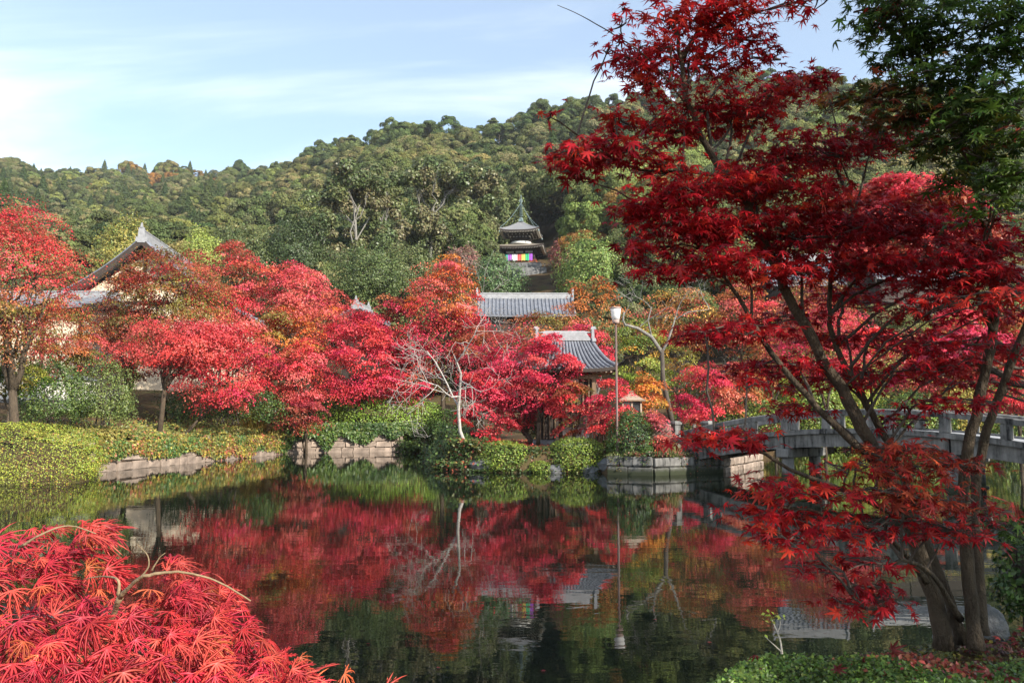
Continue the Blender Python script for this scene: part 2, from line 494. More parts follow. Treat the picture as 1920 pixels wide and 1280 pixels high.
def leaf_palmate(curl=.28, side=1.0, skew=0.0, lite=False):
    """Seven-lobed Japanese maple leaf: pointed lobes with folded midribs."""
    angs = [-128, -82, -40, 0, 40, 82, 128]; ln = [.40, .72, .93, 1.0, .93, .72, .40]
    V = [(0, 0, .04)]; T = []
    nb = []
    for i in range(6):
        a = math.radians((angs[i] + angs[i + 1]) / 2); r = .27 if 0 < i < 5 else .2
        V.append((r * math.sin(a), r * math.cos(a), .035)); nb.append(len(V) - 1)
    V.append((-.05, -.09, .02)); bl = len(V) - 1
    V.append((.05, -.09, .02)); br = len(V) - 1
    for i, (ad, l) in enumerate(zip(angs, ln)):
        a = math.radians(ad); dx, dy = math.sin(a), math.cos(a); sx, sy = dy, -dx
        w = .105 * (.6 + .4 * l); l = l * (1 + skew * math.sin(ad * .05 + 1)); curl_ = curl * (1 + 1.2 * skew * math.cos(ad * .04))
        q = .52 * l
        z = lambda r: -curl_ * r * r
        V.append((dx * q - sx * w, dy * q - sy * w, z(q) - .01)); L = len(V) - 1
        V.append((dx * q, dy * q, z(q) + .035)); Mi = len(V) - 1
        V.append((dx * q + sx * w, dy * q + sy * w, z(q) - .01)); R = len(V) - 1
        V.append((dx * l, dy * l, z(l))); Tp = len(V) - 1
        l0 = bl if i == 0 else nb[i - 1]; r0 = br if i == 6 else nb[i]
        if lite: V[L] = V[L][:2] + (V[L][2] + .022,); T += [(0, L, l0), (0, r0, L), (L, Tp, l0), (L, r0, Tp)]
        else: T += [(0, Mi, L), (0, L, l0), (0, R, Mi), (0, r0, R), (L, Mi, Tp), (Mi, R, Tp)]
    T.append((0, bl, br))
    V += [(-.016, -.06, .02), (.016, -.06, .02), (side * .10, -.62, -.10)]; T.append((len(V) - 3, len(V) - 1, len(V) - 2))      # leaf stalk
    return np.array(V, np.float32), [np.array(T)]
def leaf_lace(rng, teeth=True):
    """Finely cut weeping maple leaf: seven long thin toothed lobes."""
    angs = [-100, -62, -29, 0, 29, 62, 100]; ln = [.58, .82, .96, 1.0, .96, .82, .58]
    V = []; T = []
    for ad, l in zip(angs, ln):
        a = math.radians(ad + rng.uniform(-6, 6)); l = l * rng.uniform(.88, 1.08)
        bend = rng.uniform(-.25, .25)
        n = 5 if teeth else 4; prev = None
        for s in range(n + 1):
            q = s / n; aa = a * (1 - .22 * q) + bend * q * q * .6
            dx, dy = math.sin(aa), math.cos(aa); sx, sy = dy, -dx
            w = .009 + .024 * math.sin(PI * min(1, q * 1.0 + .08)) * (1 - .55 * q)
            r = q * l; z = -.42 * r * r
            if s < n:
                V += [(dx * r - sx * w, dy * r - sy * w, z - .012), (dx * r, dy * r, z + .01), (dx * r + sx * w, dy * r + sy * w, z - .012)]
                cur = (len(V) - 3, len(V) - 2, len(V) - 1)
                if prev:
                    T += [(prev[0], cur[1], cur[0]), (prev[0], prev[1], cur[1]), (prev[1], prev[2], cur[2]), (prev[1], cur[2], cur[1])]
                    if s >= 2 and (teeth or s % 2 == 0):
                        rt = r + .085 * l
                        for sg, e in ((-1, 0), (1, 2)):
                            wt = w + .075 * (1.1 - q * .75)
                            V.append((dx * rt + sg * sx * wt, dy * rt + sg * sy * wt, -.42 * rt * rt - .03)); k = len(V) - 1
                            T.append((prev[e], cur[e], k) if sg > 0 else (cur[e], prev[e], k))
                prev = cur
            else:
                V.append((dx * r, dy * r, z - .02)); k = len(V) - 1
                T += [(prev[0], prev[1], k), (prev[1], prev[2], k)]
    return np.array(V, np.float32), [np.array(T)]
TD = leaf_diamond(); TQ = leaf_quad(); TS = leaf_star5(); TP = leaf_palmate(); TPS = [TP, leaf_palmate(.08, -1, .10), leaf_palmate(.40, .5, -.12), leaf_palmate(.2, -.6, .15)]
TPL = [leaf_palmate(.28, 1, 0, True), leaf_palmate(.08, -1, .10, True), leaf_palmate(.40, .5, -.12, True), leaf_palmate(.2, -.6, .15, True)]

def frame(nrm, tip):
    z = unit(nrm); y = unit(tip - z * np.sum(tip * z, 1, keepdims=True)); x = np.cross(y, z)
    return np.stack([x, y, z], 2)                       # columns
def leaf_arrays(pos, nrm, tip, size, col, tmpl):
    V, fl = tmpl
    n = len(pos); k = len(V)
    R = frame(nrm, tip)
    vs = np.einsum('nij,kj->nki', R, V) * np.asarray(size).reshape(-1, 1, 1) + pos[:, None, :]
    off = (np.arange(n) * k)[:, None, None]
    farr = [(f[None] + off).reshape(-1, f.shape[1]) for f in fl]
    cols = np.repeat(col, k, 0)
    return vs.reshape(-1, 3), farr, cols
def leaf_mesh(name, parts):
    """parts: list of (verts, farr list, cols)"""
    vs = np.concatenate([p[0] for p in parts]); cs = np.concatenate([p[2] for p in parts])
    fa = []; o = 0
    for p in parts:
        for f in p[1]: fa.append(f + o)
        o += len(p[0])
    byk = {}
    for f in fa: byk.setdefault(f.shape[1], []).append(f)
    return new_mesh(name, vs, farr=[np.concatenate(v) for v in byk.values()], col=cs)
def rdir(rng, n):
    return unit(rng.normal(size=(n, 3)))
def jitter_col(rng, base, n, v=.18, h=.08):
    c = np.asarray(base, float).reshape(-1, 3)
    if len(c) == 1: c = np.repeat(c, n, 0)
    k = np.exp(rng.normal(0, v, (n, 1))) * (1 + rng.normal(0, h, (n, 3)))
    return np.clip(c * k, .002, .95)

# albedos of the autumn leaves
CR = (.54, .038, .075); RED = (.60, .058, .062); COR = (.62, .125, .10); ORA = (.58, .17, .04); YEO = (.56, .30, .06)
OLI = (.19, .15, .035); BRR = (.30, .07, .035); PNK = (.55, .07, .085); YG = (.28, .32, .05); GRN = (.09, .15, .03); DKG = (.045, .075, .02)
OR2 = (.46, .17, .06)

def limb(a, b, sag, rng, n=5, wob=.06):
    a = Vector(a); b = Vector(b); L = (b - a).length
    pts = []
    for i in range(n + 1):
        t = i / n
        p = a.lerp(b, t)
        p.z += sag * L * math.sin(PI * t)
        if 0 < i < n:
            p += Vector(rng.normal(0, wob * L / n * 2, 3))
        pts.append(p)
    return pts

def maple(label, px, top, bot, hw, d, pal, seed, base=None, tr=.10, dens=1.0, name='maple_tree', layers=None, depth=None, fork=2, bark='bark',
          flat=.46, cat='maple tree', lsz=3.55, group=None, lean=0.0, mat='leaf', tmpl=None, skirt=42):
    """Mid-distance maple: forked trunk, limbs, and a crown of flattened leaf sprays.  px, top, bot, hw place the crown in photo pixels at distance d."""
    rng = np.random.default_rng(seed)
    T_ = P(px, top, d); B_ = P(px, bot, d)
    R = hw * d / F; zc = (T_.z + B_.z) / 2; hz = (T_.z - B_.z) / 2
    Ry = depth if depth else R * .85
    c = np.array([T_.x, d, zc])
    bx, by = (base if base else (T_.x + lean, d))
    bz = gz(bx, by) - .1
    root = thing(name, label, cat, (bx, by, bz), group)
    # leaf sprays
    ncl = int(max(26, min(120, 11.0 * R * hz)) * dens ** .5)
    u = rdir(rng, ncl); u = u / (np.abs(u) ** 2.7).sum(1, keepdims=True) ** (1 / 2.7); rad = rng.uniform(.4, 1.0, (ncl, 1)) ** .6
    bot = bot + skirt; B_ = P(px, bot, d); zc = (T_.z + B_.z) / 2; hz = (T_.z - B_.z) / 2; c[2] = zc; topz_ = zc
    rr = min(R, 4.0) * .27 + .2
    ext = np.array([max(R - rr * .6, .2), max(Ry - rr * .6, .2), max(hz - rr * flat, .2)])
    cc = c + u * rad * ext * np.array([1, 1, 1])
    lump = 1 - .25 * np.abs(u[:, 2:3]) * (u[:, 2:3] > 0)      # crown shoulders stay broad
    cc[:, :2] = c[:2] + (cc[:, :2] - c[:2]) * lump
    nl = int(np.clip(.245 * (4 * hw * (bot - top) * .8) * dens, 2000, 30000))
    w = rng.uniform(.6, 1.4, ncl) * np.where(rng.uniform(size=ncl) < .2, .22, 1.0); per = np.maximum((nl * w / w.sum()).astype(int), 10)
    idx = np.repeat(np.arange(ncl), per); n = len(idx)
    a = rng.uniform(0, 2 * PI, n); r = np.sqrt(rng.uniform(0, 1, n)) * (.75 + .5 * vnoise(np.stack([np.cos(a) * 1.5 + idx, np.sin(a) * 1.5, idx * .7], 1), 1.0, seed % 50))
    crx = (rr * rng.uniform(.7, 1.25, ncl))[idx]
    tiltx = rng.normal(0, .22, ncl)[idx]; tilty = rng.normal(0, .22, ncl)[idx]
    off = np.stack([np.cos(a) * r * crx, np.sin(a) * r * crx, np.zeros(n)], 1)
    off[:, 2] = flat * crx * (1 - 1.1 * r * r) + rng.normal(0, .10, n) * crx * .8 + tiltx * off[:, 0] + tilty * off[:, 1]
    pos = cc[idx] + off
    out_ = unit((pos - c) / np.array([R, Ry, hz]))
    nr = unit(np.array([0, 0, 1.0]) * .55 + out_ * .65 + rng.normal(0, .5, (n, 3)))
    tip = unit(out_ * 1.0 + np.array([0, 0, -.5]) + rng.normal(0, .6, (n, 3)))
    # colour: each spray takes one of the palette's colours; pal entries are (colour, weight, low, high) in crown height 0..1
    h = (cc[:, 2] - (zc - hz)) / (2 * hz)
    cl = np.zeros((ncl, 3))
    for i in range(ncl):
        ws = np.array([p[1] * (1.0 if len(p) < 3 or p[2] <= h[i] <= p[3] else .06) for p in pal], float)
        cl[i] = np.array(pal[rng.choice(len(pal), p=ws / ws.sum())][0]) * np.exp(rng.normal(0, .15)) 
        cl[i] *= np.exp(rng.normal(0, (.05, .16, .12) if cl[i, 0] > 2 * cl[i, 1] else (.10, .05, .10)))
    col = jitter_col(rng, cl[idx], n, .22, .07)
    sz = lsz * d / F * rng.uniform(.75, 1.3, n)
    tag(link('foliage', leaf_mesh('foliage', [leaf_arrays(pos, nr, tip, sz, col, tmpl or TD)]), MT[mat], root), kind='stuff')
    # trunk, limbs
    mb = MB()
    b0 = Vector((bx, by, bz)); topz = zc - hz * .2
    kn = Vector((bx + (c[0] - bx) * .35 + rng.normal(0, .1), by + (d - by) * .3, bz + max(.5, (zc - hz - bz) * .75 + .25)))
    mb.tube([b0, b0.lerp(kn, .5) + Vector((rng.normal(0, .06), rng.normal(0, .06), 0)), kn], [tr * 1.25, tr, tr * .85], 7)
    heads = []
    for k in range(fork):
        w_ = 2 * PI * (k / fork) + rng.uniform(0, 1)
        hd = Vector((c[0] + math.cos(w_) * R * .38, c[1] + math.sin(w_) * Ry * .3, topz + hz * rng.uniform(0, .5)))
        mb.tube(limb(kn - Vector((0, 0, .06)), hd, .05, rng), [tr * .8, tr * .7, tr * .58, tr * .48, tr * .38, tr * .24], 6)
        heads.append((kn, hd))
    mb.build('trunk', MT[bark], root, smooth=True)
    mb = MB()
    for i in range(min(ncl, 22)):
        q = Vector(cc[i]); kn_, hd = heads[i % fork]
        s_ = kn_.lerp(hd, rng.uniform(.25, .95))
        mb.tube(limb(s_, q, -.04, rng, 4), [tr * .3, tr * .24, tr * .19, tr * .14, tr * .06], 4, cap=False)
    mb.build('limbs', MT[bark], root, smooth=True)
    return root

def shrub(label, px, top, bot, hw, d, cols, seed, name='shrub', dens=1.0, power=2.0, depth=None, lsz=3.4, cat='shrub', group=None, rag=.08, base_z=None, low=-.35, mat='shrub', trim=False, stems=5):
    """Leafy mound: small leaves over a lumpy dome."""
    rng = np.random.default_rng(seed)
    T_ = P(px, top, d); B_ = P(px, bot, d)
    R = hw * d / F; zb = B_.z if base_z is None else base_z; H = T_.z - zb
    Ry = depth if depth else R
    zc = zb + H * .35; hz = T_.z - zc
    root = thing(name, label, cat, (T_.x, d, zb), group)
    n = int(np.clip(.62 * (2 * hw * max(bot - top, 20)) * dens * (4.0 / lsz) ** 1.2, 1500, 14000 * max(1, dens)))
    u = rdir(rng, int(n * 1.6)); u = u[u[:, 2] > low][:n]; n = len(u)
    if power != 2.0:
        u = u / (np.abs(u) ** power).sum(1, keepdims=True) ** (1 / power)
    lump = 1 + rag * 2.2 * (vnoise(u * 3.2 + seed, 1.0, seed % 91) - .5) + rag * 1.2 * (vnoise(u * 8 + seed, 1.0, 5) - .5)
    shell = 1 - np.abs(rng.normal(0, .07, (n, 1))) * (1 + rag * 6)
    e = np.array([R, Ry, hz])
    pos = np.array([T_.x, d, zc]) + u * lump[:, None] * shell * e
    lowk = pos[:, 2] < zc
    pos[lowk, 2] = zc + (pos[lowk, 2] - zc) * ((zc - zb) / hz) / max(.2, -low)
    nr = unit(u / e * e.min() + np.array([0, 0, .25]) + rng.normal(0, .5, (n, 3)))
    tip = unit(rng.normal(0, 1, (n, 3)) + np.array([0, 0, .5]))
    ci = np.array([cc for cc, w in cols]); w = np.array([w for cc, w in cols], float)
    fld = vnoise(pos, 1.6, seed % 37) + rng.normal(0, .16, n)
    q = np.quantile(fld, np.cumsum(w / w.sum())[:-1]) if len(w) > 1 else []
    col = jitter_col(rng, ci[np.searchsorted(q, fld)] if len(w) > 1 else ci[np.zeros(n, int)], n, .22, .06)
    sz = lsz * d / F * rng.uniform(.7, 1.3, n)
    tag(link('foliage', leaf_mesh('foliage', [leaf_arrays(pos, nr, tip, sz, col, TD)]), MT[mat], root), kind='stuff')
    mb = MB()
    for k in range(stems):
        q = Vector((T_.x + rng.uniform(-.5, .5) * R, d + rng.uniform(-.4, .4) * Ry, zb + H * .7))
        mb.tube(limb((T_.x + rng.uniform(-.2, .2) * R, d + rng.uniform(-.2, .2) * Ry, zb - .15), q, 0, rng, 3), [.04, .032, .025, .01], 5, cap=False)
    mb.build('stems', MT['bark_dark'], root)
    return root

def twig_tree(mb, rng, p, dirv, L, r, lev, maxlev, spread=.6, up=.12, kids=3, sides=5, ends=None, wob=.16, rmin=.010):
    n = 5 if lev < 2 else 4
    pts = [Vector(p)]; dv = Vector(dirv).normalized()
    for i in range(n):
        dv = (dv + Vector(rng.normal(0, wob, 3)) + Vector((0, 0, up * (.4 if lev else .2)))).normalized()
        pts.append(pts[-1] + dv * (L / n))
    rad = [max(r * (1 - .62 * i / n), rmin * .7) for i in range(n + 1)]
    mb.tube(pts, rad, max(3, sides - lev), cap=False)
    if ends is not None and lev >= maxlev - 1: ends.append(pts[-1])
    if lev < maxlev:
        m = kids + (1 if rng.uniform() < .5 else 0)
        for k in range(m):
            t = .35 + .65 * (k + rng.uniform(.2, .9)) / m
            f = min(t, .999) * n; i = int(f); q = pts[i].lerp(pts[i + 1], f - i)
            ax = Vector(rng.normal(0, 1, 3)); ax = (ax - dv * ax.dot(dv)).normalized()
            nd = (pts[i + 1] - pts[i]).normalized() * (1 - spread * .45) + ax * spread
            twig_tree(mb, rng, q, nd, L * rng.uniform(.48, .72), max(r * (1 - .5 * t) * .66, rmin), lev + 1, maxlev, spread, up, kids, sides, ends, wob, rmin)

def bare_tree(label, base, height, seed, mat='bark_pale', r=.11, lean=(0, 0), maxlev=4, kids=3, spread=.75, up=.16, name='bare_tree', cat='bare tree', leaf=None, group=None, L0=.42):
    rng = np.random.default_rng(seed)
    root = thing(name, label, cat, base, group)
    mb = MB(); ends = []
    b = Vector(base)
    twig_tree(mb, rng, b - Vector((0, 0, .1)), (lean[0], lean[1], 1), height * L0, r, 0, maxlev, spread, up, kids, 6, ends, rmin=.0002 * max(base[1], 20))
    mb.build('trunk', MT[mat], root, smooth=True)
    if leaf:
        cols, n, size = leaf
        e = np.array([tuple(x) for x in ends]); idx = rng.integers(0, len(e), n)
        pos = e[idx] + rng.normal(0, .32, (n, 3)) * np.array([1, 1, .5])
        ci = np.array(cols)[rng.integers(0, len(cols), len(e))]
        col = jitter_col(rng, ci[idx], n, .22, .08)
        tag(link('foliage', leaf_mesh('foliage', [leaf_arrays(pos, unit(rng.normal(0, .6, (n, 3)) + np.array([0, -.2, .7])), rdir(rng, n) + np.array([0, 0, -.4]), size * rng.uniform(.7, 1.3, n), col, TD)]), MT['leaf'], root), kind='stuff')
    return root

# ------------------------------------------------------------------ the wooded hill
def blob_crown(rng, rad, height, zb, nb, per, size, col, var=.2, lob=.30, pale=None):
    """Cauliflower crown of an evergreen oak: many leafy lobes over a dome."""
    u = rdir(rng, nb * 3); u = u[u[:, 2] > -.25][:nb]
    c0 = np.array([0, 0, zb + height * .42]); e = np.array([rad * rng.uniform(.9, 1.1), rad * rng.uniform(.9, 1.1), height * .58])
    cen = c0 + u * e * rng.uniform(.62, .92, (len(u), 1))
    lr = rad * lob * rng.uniform(.75, 1.3, len(u))
    idx = np.repeat(np.arange(len(u)), per); n = len(idx)
    v = rdir(rng, n); v = unit(v + u[idx] * .75 + np.array([0, 0, .35]))
    pos = cen[idx] + v * lr[idx][:, None] * rng.uniform(.75, 1.05, (n, 1)) * np.array([1, 1, .8])
    nr = unit(v + rng.normal(0, .45, (n, 3))); tip = unit(rdir(rng, n) + np.array([0, 0, .2]))
    cb_ = np.array(col) * np.exp(rng.normal(0, var, (len(u), 1)))
    if pale is not None:
        k = (rng.uniform(size=len(u)) < .3)[:, None]; cb_ = np.where(k, np.array(pale) * np.exp(rng.normal(0, .12, (len(u), 1))), cb_)
    return leaf_arrays(pos, nr, tip, size * rng.uniform(.7, 1.3, n), jitter_col(rng, cb_[idx], n, .16, .05), TQ)
def conifer_crown(rng, rad, height, zb, n, size, col):
    h = rng.uniform(0, 1, n) ** 1.35
    tier = np.round(h * 15) / 15 + rng.normal(0, .012, n)
    r = rad * (1 - np.clip(tier, 0, 1)) ** .75 * rng.uniform(.55, 1.0, n) ** .5 * (.8 + .35 * vnoise(np.stack([tier * 30, np.zeros(n), np.zeros(n)], 1), 1.0, 3))
    a = rng.uniform(0, 2 * PI, n); lob = 1 + .22 * np.sin(a * 5 + tier * 40)
    pos = np.stack([np.cos(a) * r * lob, np.sin(a) * r * lob, zb + height * np.clip(tier, 0, 1) - .28 * r], 1)
    out_ = np.stack([np.cos(a), np.sin(a), .0 * a], 1)
    nr = unit(out_ * .7 + np.array([0, 0, .7]) + rng.normal(0, .4, (n, 3))); tip = unit(out_ + np.array([0, 0, -.35]) + rng.normal(0, .35, (n, 3)))
    return leaf_arrays(pos, nr, tip, size * rng.uniform(.7, 1.3, n), jitter_col(rng, col, n, .22, .06), TD)
def plume_crown(rng, rad, height, zb, n, size, col):
    """Feathery upright plumes, like bamboo tops."""
    np_ = 13
    a = rng.uniform(0, 2 * PI, np_); r0 = rad * np.sqrt(rng.uniform(0, 1, np_)) * .8
    hh = height * rng.uniform(.7, 1.0, np_); idx = rng.integers(0, np_, n); t = rng.uniform(0, 1, n) ** .8
    wv = (rad * .34) * np.sin(PI * np.clip(t * .9 + .12, 0, 1)) ** .8
    g = rng.normal(0, .55, (n, 2))
    pos = np.stack([np.cos(a[idx]) * (r0[idx] + t * t * .9) + g[:, 0] * wv, np.sin(a[idx]) * (r0[idx] + t * t * .9) + g[:, 1] * wv, zb + t * hh[idx]], 1)
    nr = unit(np.stack([g[:, 0], g[:, 1], .5 + 0 * t], 1) + rng.normal(0, .5, (n, 3))); tip = unit(np.stack([g[:, 0], g[:, 1], .6 + 0 * t], 1) + rng.normal(0, .5, (n, 3)))
    return leaf_arrays(pos, nr, tip, size * rng.uniform(.7, 1.3, n), jitter_col(rng, col, n, .22, .06), TQ)
HC_BROAD = (.140, .150, .056); HC_DARK = (.080, .098, .040); HC_CON = (.098, .125, .048); HC_YG = (.185, .20, .065); HC_RUST = (.28, .14, .045); HC_PLUME = (.150, .170, .070); HC_GREY = (.165, .130, .085); HC_OLD = (.21, .185, .09)
def hill_variants():
    r = np.random.default_rng(5); V = {}
    def mk(k, parts, trunk_h, tr):
        mb = MB(); mb.tube([(0, 0, -1.5), (0, 0, trunk_h * .5), (0, 0, trunk_h)], [tr, tr * .8, tr * .5], 5)
        tv = np.array(mb.v); tf = np.array([f for f in mb.f if len(f) == 4])
        parts = parts + [(tv, [tf], np.tile(np.array([(.10, .08, .06)]), (len(tv), 1)))]
        me = leaf_mesh(k, parts); me.materials.append(MT['hill']); V.setdefault(k, []).append(me)
    for i in range(5):
        mk('broadleaf_tree', [blob_crown(r, 4.6, 8.2, 2.4, 60, 300, .22, HC_BROAD if i != 3 else HC_DARK, pale=HC_OLD)], 6, .35)
    for i in range(2):
        mk('dark_evergreen_tree', [blob_crown(r, 4.2, 9.0, 2.0, 56, 300, .22, HC_DARK)], 6, .35)
    for i in range(3):
        mk('cedar_tree', [conifer_crown(r, 2.9, 12.5, 1.0, 15000, .24, HC_CON)], 11, .28)
    for i in range(2):
        mk('round_pine_tree', [blob_crown(r, 3.4, 9.5, 3.0, 40, 320, .21, HC_CON, lob=.36)], 9, .3)
    for i in range(2):
        mk('yellow_green_tree', [blob_crown(r, 4.0, 7.5, 2.2, 54, 300, .21, HC_YG)], 6, .3)
    for i in range(2):
        mk('rust_leaved_tree', [blob_crown(r, 4.0, 7.2, 2.2, 50, 270, .2, HC_RUST, var=.28)], 6, .28)
    for i in range(3):
        mk('feathery_bamboo', [plume_crown(r, 3.0, 10.0, .5, 14000, .22, HC_PLUME)], 6, .12)
    mk('grey_brown_tree', [blob_crown(r, 3.8, 7.0, 2.4, 46, 120, .22, HC_GREY)], 7, .25)
    return V
HV = hill_variants()
HILL_LABEL = {
    'broadleaf_tree': ('olive green evergreen with a lumpy domed crown on the wooded hillside', 'tree'),
    'dark_evergreen_tree': ('dark green dense evergreen standing on the wooded hillside', 'tree'),
    'cedar_tree': ('pointed dark green cedar among the rounded trees on the hillside', 'cedar tree'),
    'round_pine_tree': ('tall round topped conifer standing up from the hillside forest', 'pine tree'),
    'yellow_green_tree': ('yellow green rounded tree among darker crowns on the hillside', 'tree'),
    'rust_leaved_tree': ('rust orange autumn tree among green crowns on the hillside', 'tree'),
    'feathery_bamboo': ('pale green feathery bamboo clump on the lower hillside', 'bamboo'),
    'grey_brown_tree': ('thin grey brown crown losing its leaves on the hillside', 'tree'),
}
hr = np.random.default_rng(21)
pts = []
yv = 80.0
while yv < 640:
    sp = 6.6 + 3.2 * min(1, (yv - 80) / 220)
    half = yv * .72 + 12
    for xv in np.arange(-half, half, sp):
        pts.append((xv + hr.uniform(-.42, .42) * sp, yv + hr.uniform(-.42, .42) * sp))
    yv += sp * .92
pts = np.array(pts)
hp_px = 960 + F * pts[:, 0] / pts[:, 1]
keep = pts[:, 1] < np.interp(hp_px, SKY_PX, RDG_D) + 22
pts = pts[keep]; hp_px = hp_px[keep]
hz_ = ground(pts[:, 0], pts[:, 1])
q3 = np.column_stack([pts, hz_])
zn = vnoise(q3 * np.array([1, 1, 0]), .018, 4); zn2 = vnoise(q3 * np.array([1, 1, 0]), .05, 8); zr_ = hr.uniform(size=len(pts))
top_px = pix(q3 + np.array([0, 0, 9.5])); bot_px = pix(q3)
rows = []
LOW = []
for i, (x, y) in enumerate(pts):
    px, tp = top_px[i, 0], top_px[i, 1]
    z = hz_[i]
    s = (.70 + .85 * vnoise(np.array([[x, y, 0]]), .045, 15)[0]) * hr.uniform(.8, 1.3) * (1.0 if y < 400 else .88) * min(1.0, .52 + max(0, y - 80) / 130)
    s = min(s, 1.45)
    tp = pix([(x, y, z + 11.0 * s)])[0, 1]
    tq = (x - 1.8) * .72 - (y - 151) * .69; lq = abs((x - 1.8) * .69 + (y - 151) * .72)
    if 0 < tq < 38 and lq < 9 and z + 11 * s > 30.5 + tq * .5: continue                  # the pagoda stands in the sun
    # open ground: round the pagoda, its front view, and the temple roofs at the foot of the hill
    if abs(x - 1.8) < 7.5 and abs(y - 151) < 8.5: continue
    if y < 152 and 884 < px < 1068 and tp < 512 + 1500 * 2 / y: continue
    if y < 104 and 880 < px < 1085 and tp < 560: continue
    if abs(y - 80) < 6.5 and abs(x - 29) < 6: continue
    if abs(y - 90) < 5.5 and abs(x - 43.8) < 7.5: continue
    if y < 80 and abs(px - 1505) < 60: s = min(s, .5)
    if y < 90 and px < 460: continue
    left = px < 430 and y > 200
    k = 'broadleaf_tree'
    r = zr_[i]
    if left:
        k = 'cedar_tree' if r < .24 else ('broadleaf_tree' if r < .72 else ('yellow_green_tree' if r < .9 else 'dark_evergreen_tree'))
        if y > 455 and 150 < px < 420 and zn2[i] > .46 and r > .5: k = 'rust_leaved_tree'
    else:
        D = np.interp(px, SKY_PX, RDG_D)
        if y > D - 40: k = 'round_pine_tree' if r < .4 else ('broadleaf_tree' if r < .75 else 'yellow_green_tree')
        elif zn[i] > .58: k = 'yellow_green_tree' if r < .45 else ('broadleaf_tree' if r < .85 else 'round_pine_tree')
        elif zn[i] < .4: k = 'broadleaf_tree' if r < .72 else ('dark_evergreen_tree' if r < .9 else 'cedar_tree')
        else: k = 'broadleaf_tree' if r < .8 else 'yellow_green_tree'
        if r > .985: k = 'rust_leaved_tree'
        elif r > .965: k = 'grey_brown_tree'
        if y < 175:
            k = 'dark_evergreen_tree' if r < .5 else 'broadleaf_tree'
            if 660 < px < 1050 and y < 165: k = 'feathery_bamboo' if r < .62 else k
            if 1080 < px < 1260 and 118 < y < 175: k = 'rust_leaved_tree' if r < .6 else 'yellow_green_tree'
    rows.append((y, x, z, k, s, hr.uniform(0, 2 * PI), px, tp))
rows.sort()
count = {}
rest = []
first = {}
for (y, x, z, k, s, a, px, tp) in rows:
    vis = -40 < px < 1960 and tp < 560
    if vis and count.get(k, 0) < 290 and sum(count.values()) < 620:
        count[k] = count.get(k, 0) + 1
        o = link(k, HV[k][count[k] % len(HV[k])])
        tag(o, HILL_LABEL[k][0], HILL_LABEL[k][1], {'broadleaf_tree': 'olive evergreens on the hillside', 'dark_evergreen_tree': 'dark evergreens on the hillside', 'cedar_tree': 'cedars on the hillside',
            'round_pine_tree': 'round topped conifers on the hillside', 'yellow_green_tree': 'yellow green trees on the hillside', 'rust_leaved_tree': 'rust coloured trees on the hillside',
            'feathery_bamboo': 'bamboo on the lower hillside', 'grey_brown_tree': 'thinning trees on the hillside'}[k])
        o.location = (x, y, z); o.rotation_euler = (hr.normal(0, .04), hr.normal(0, .04), a); o.scale = (s, s, s * hr.uniform(.88, 1.15))
        first.setdefault(k, []).append(o)
    elif -200 < px < 2150:
        rest.append((x, y, z, k, s, a))
# everything farther up: one forest, the same kinds of tree set out on its points
kinds = list(dict.fromkeys(r[3] for r in rest))
kinds = [k for k in kinds if k in first]
gn = bpy.data.node_groups.new('forest', 'GeometryNodeTree')
gn.interface.new_socket('Geometry', in_out='INPUT', socket_type='NodeSocketGeometry')
gn.interface.new_socket('Geometry', in_out='OUTPUT', socket_type='NodeSocketGeometry')
gi = gn.nodes.new('NodeGroupInput'); go = gn.nodes.new('NodeGroupOutput')
jn = gn.nodes.new('GeometryNodeJoinGeometry')
def named(nm_, typ):
    n = gn.nodes.new('GeometryNodeInputNamedAttribute'); n.data_type = typ; n.inputs['Name'].default_value = nm_
    return n.outputs['Attribute']
vi = 0
lookup = {}
for k in kinds:
    for o in first[k][:len(HV[k])]:
        ob = gn.nodes.new('GeometryNodeObjectInfo'); ob.transform_space = 'ORIGINAL'; ob.inputs['Object'].default_value = o; ob.inputs['As Instance'].default_value = True
        cm = gn.nodes.new('FunctionNodeCompare'); cm.data_type = 'INT'; cm.operation = 'EQUAL'
        gn.links.new(named('kind_index', 'INT'), cm.inputs[2]); cm.inputs[3].default_value = vi
        ip = gn.nodes.new('GeometryNodeInstanceOnPoints')
        gn.links.new(gi.outputs[0], ip.inputs['Points']); gn.links.new(cm.outputs[0], ip.inputs['Selection'])
        gn.links.new(ob.outputs['Geometry'], ip.inputs['Instance'])
        gn.links.new(named('turn', 'FLOAT_VECTOR'), ip.inputs['Rotation']); gn.links.new(named('size', 'FLOAT_VECTOR'), ip.inputs['Scale'])
        gn.links.new(ip.outputs[0], jn.inputs[0])
        lookup.setdefault(k, []).append(vi); vi += 1
gn.links.new(jn.outputs[0], go.inputs[0])
rest = [r for r in rest if r[3] in lookup]
me = bpy.data.meshes.new('forest'); me.vertices.add(len(rest))
me.vertices.foreach_set('co', np.array([r[:3] for r in rest], np.float32).ravel())
a_ = me.attributes.new('kind_index', 'INT', 'POINT'); a_.data.foreach_set('value', np.array([lookup[r[3]][i % len(lookup[r[3]])] for i, r in enumerate(rest)], np.int32))
a_ = me.attributes.new('turn', 'FLOAT_VECTOR', 'POINT'); a_.data.foreach_set('vector', np.array([(0, 0, r[5]) for r in rest], np.float32).ravel())
a_ = me.attributes.new('size', 'FLOAT_VECTOR', 'POINT'); a_.data.foreach_set('vector', np.array([(r[4],) * 3 for r in rest], np.float32).ravel())
fo = link('forest', me)
tag(fo, kind='stuff')
md = fo.modifiers.new('forest', 'NODES'); md.node_group = gn
print('hill trees', count, 'forest', len(rest))
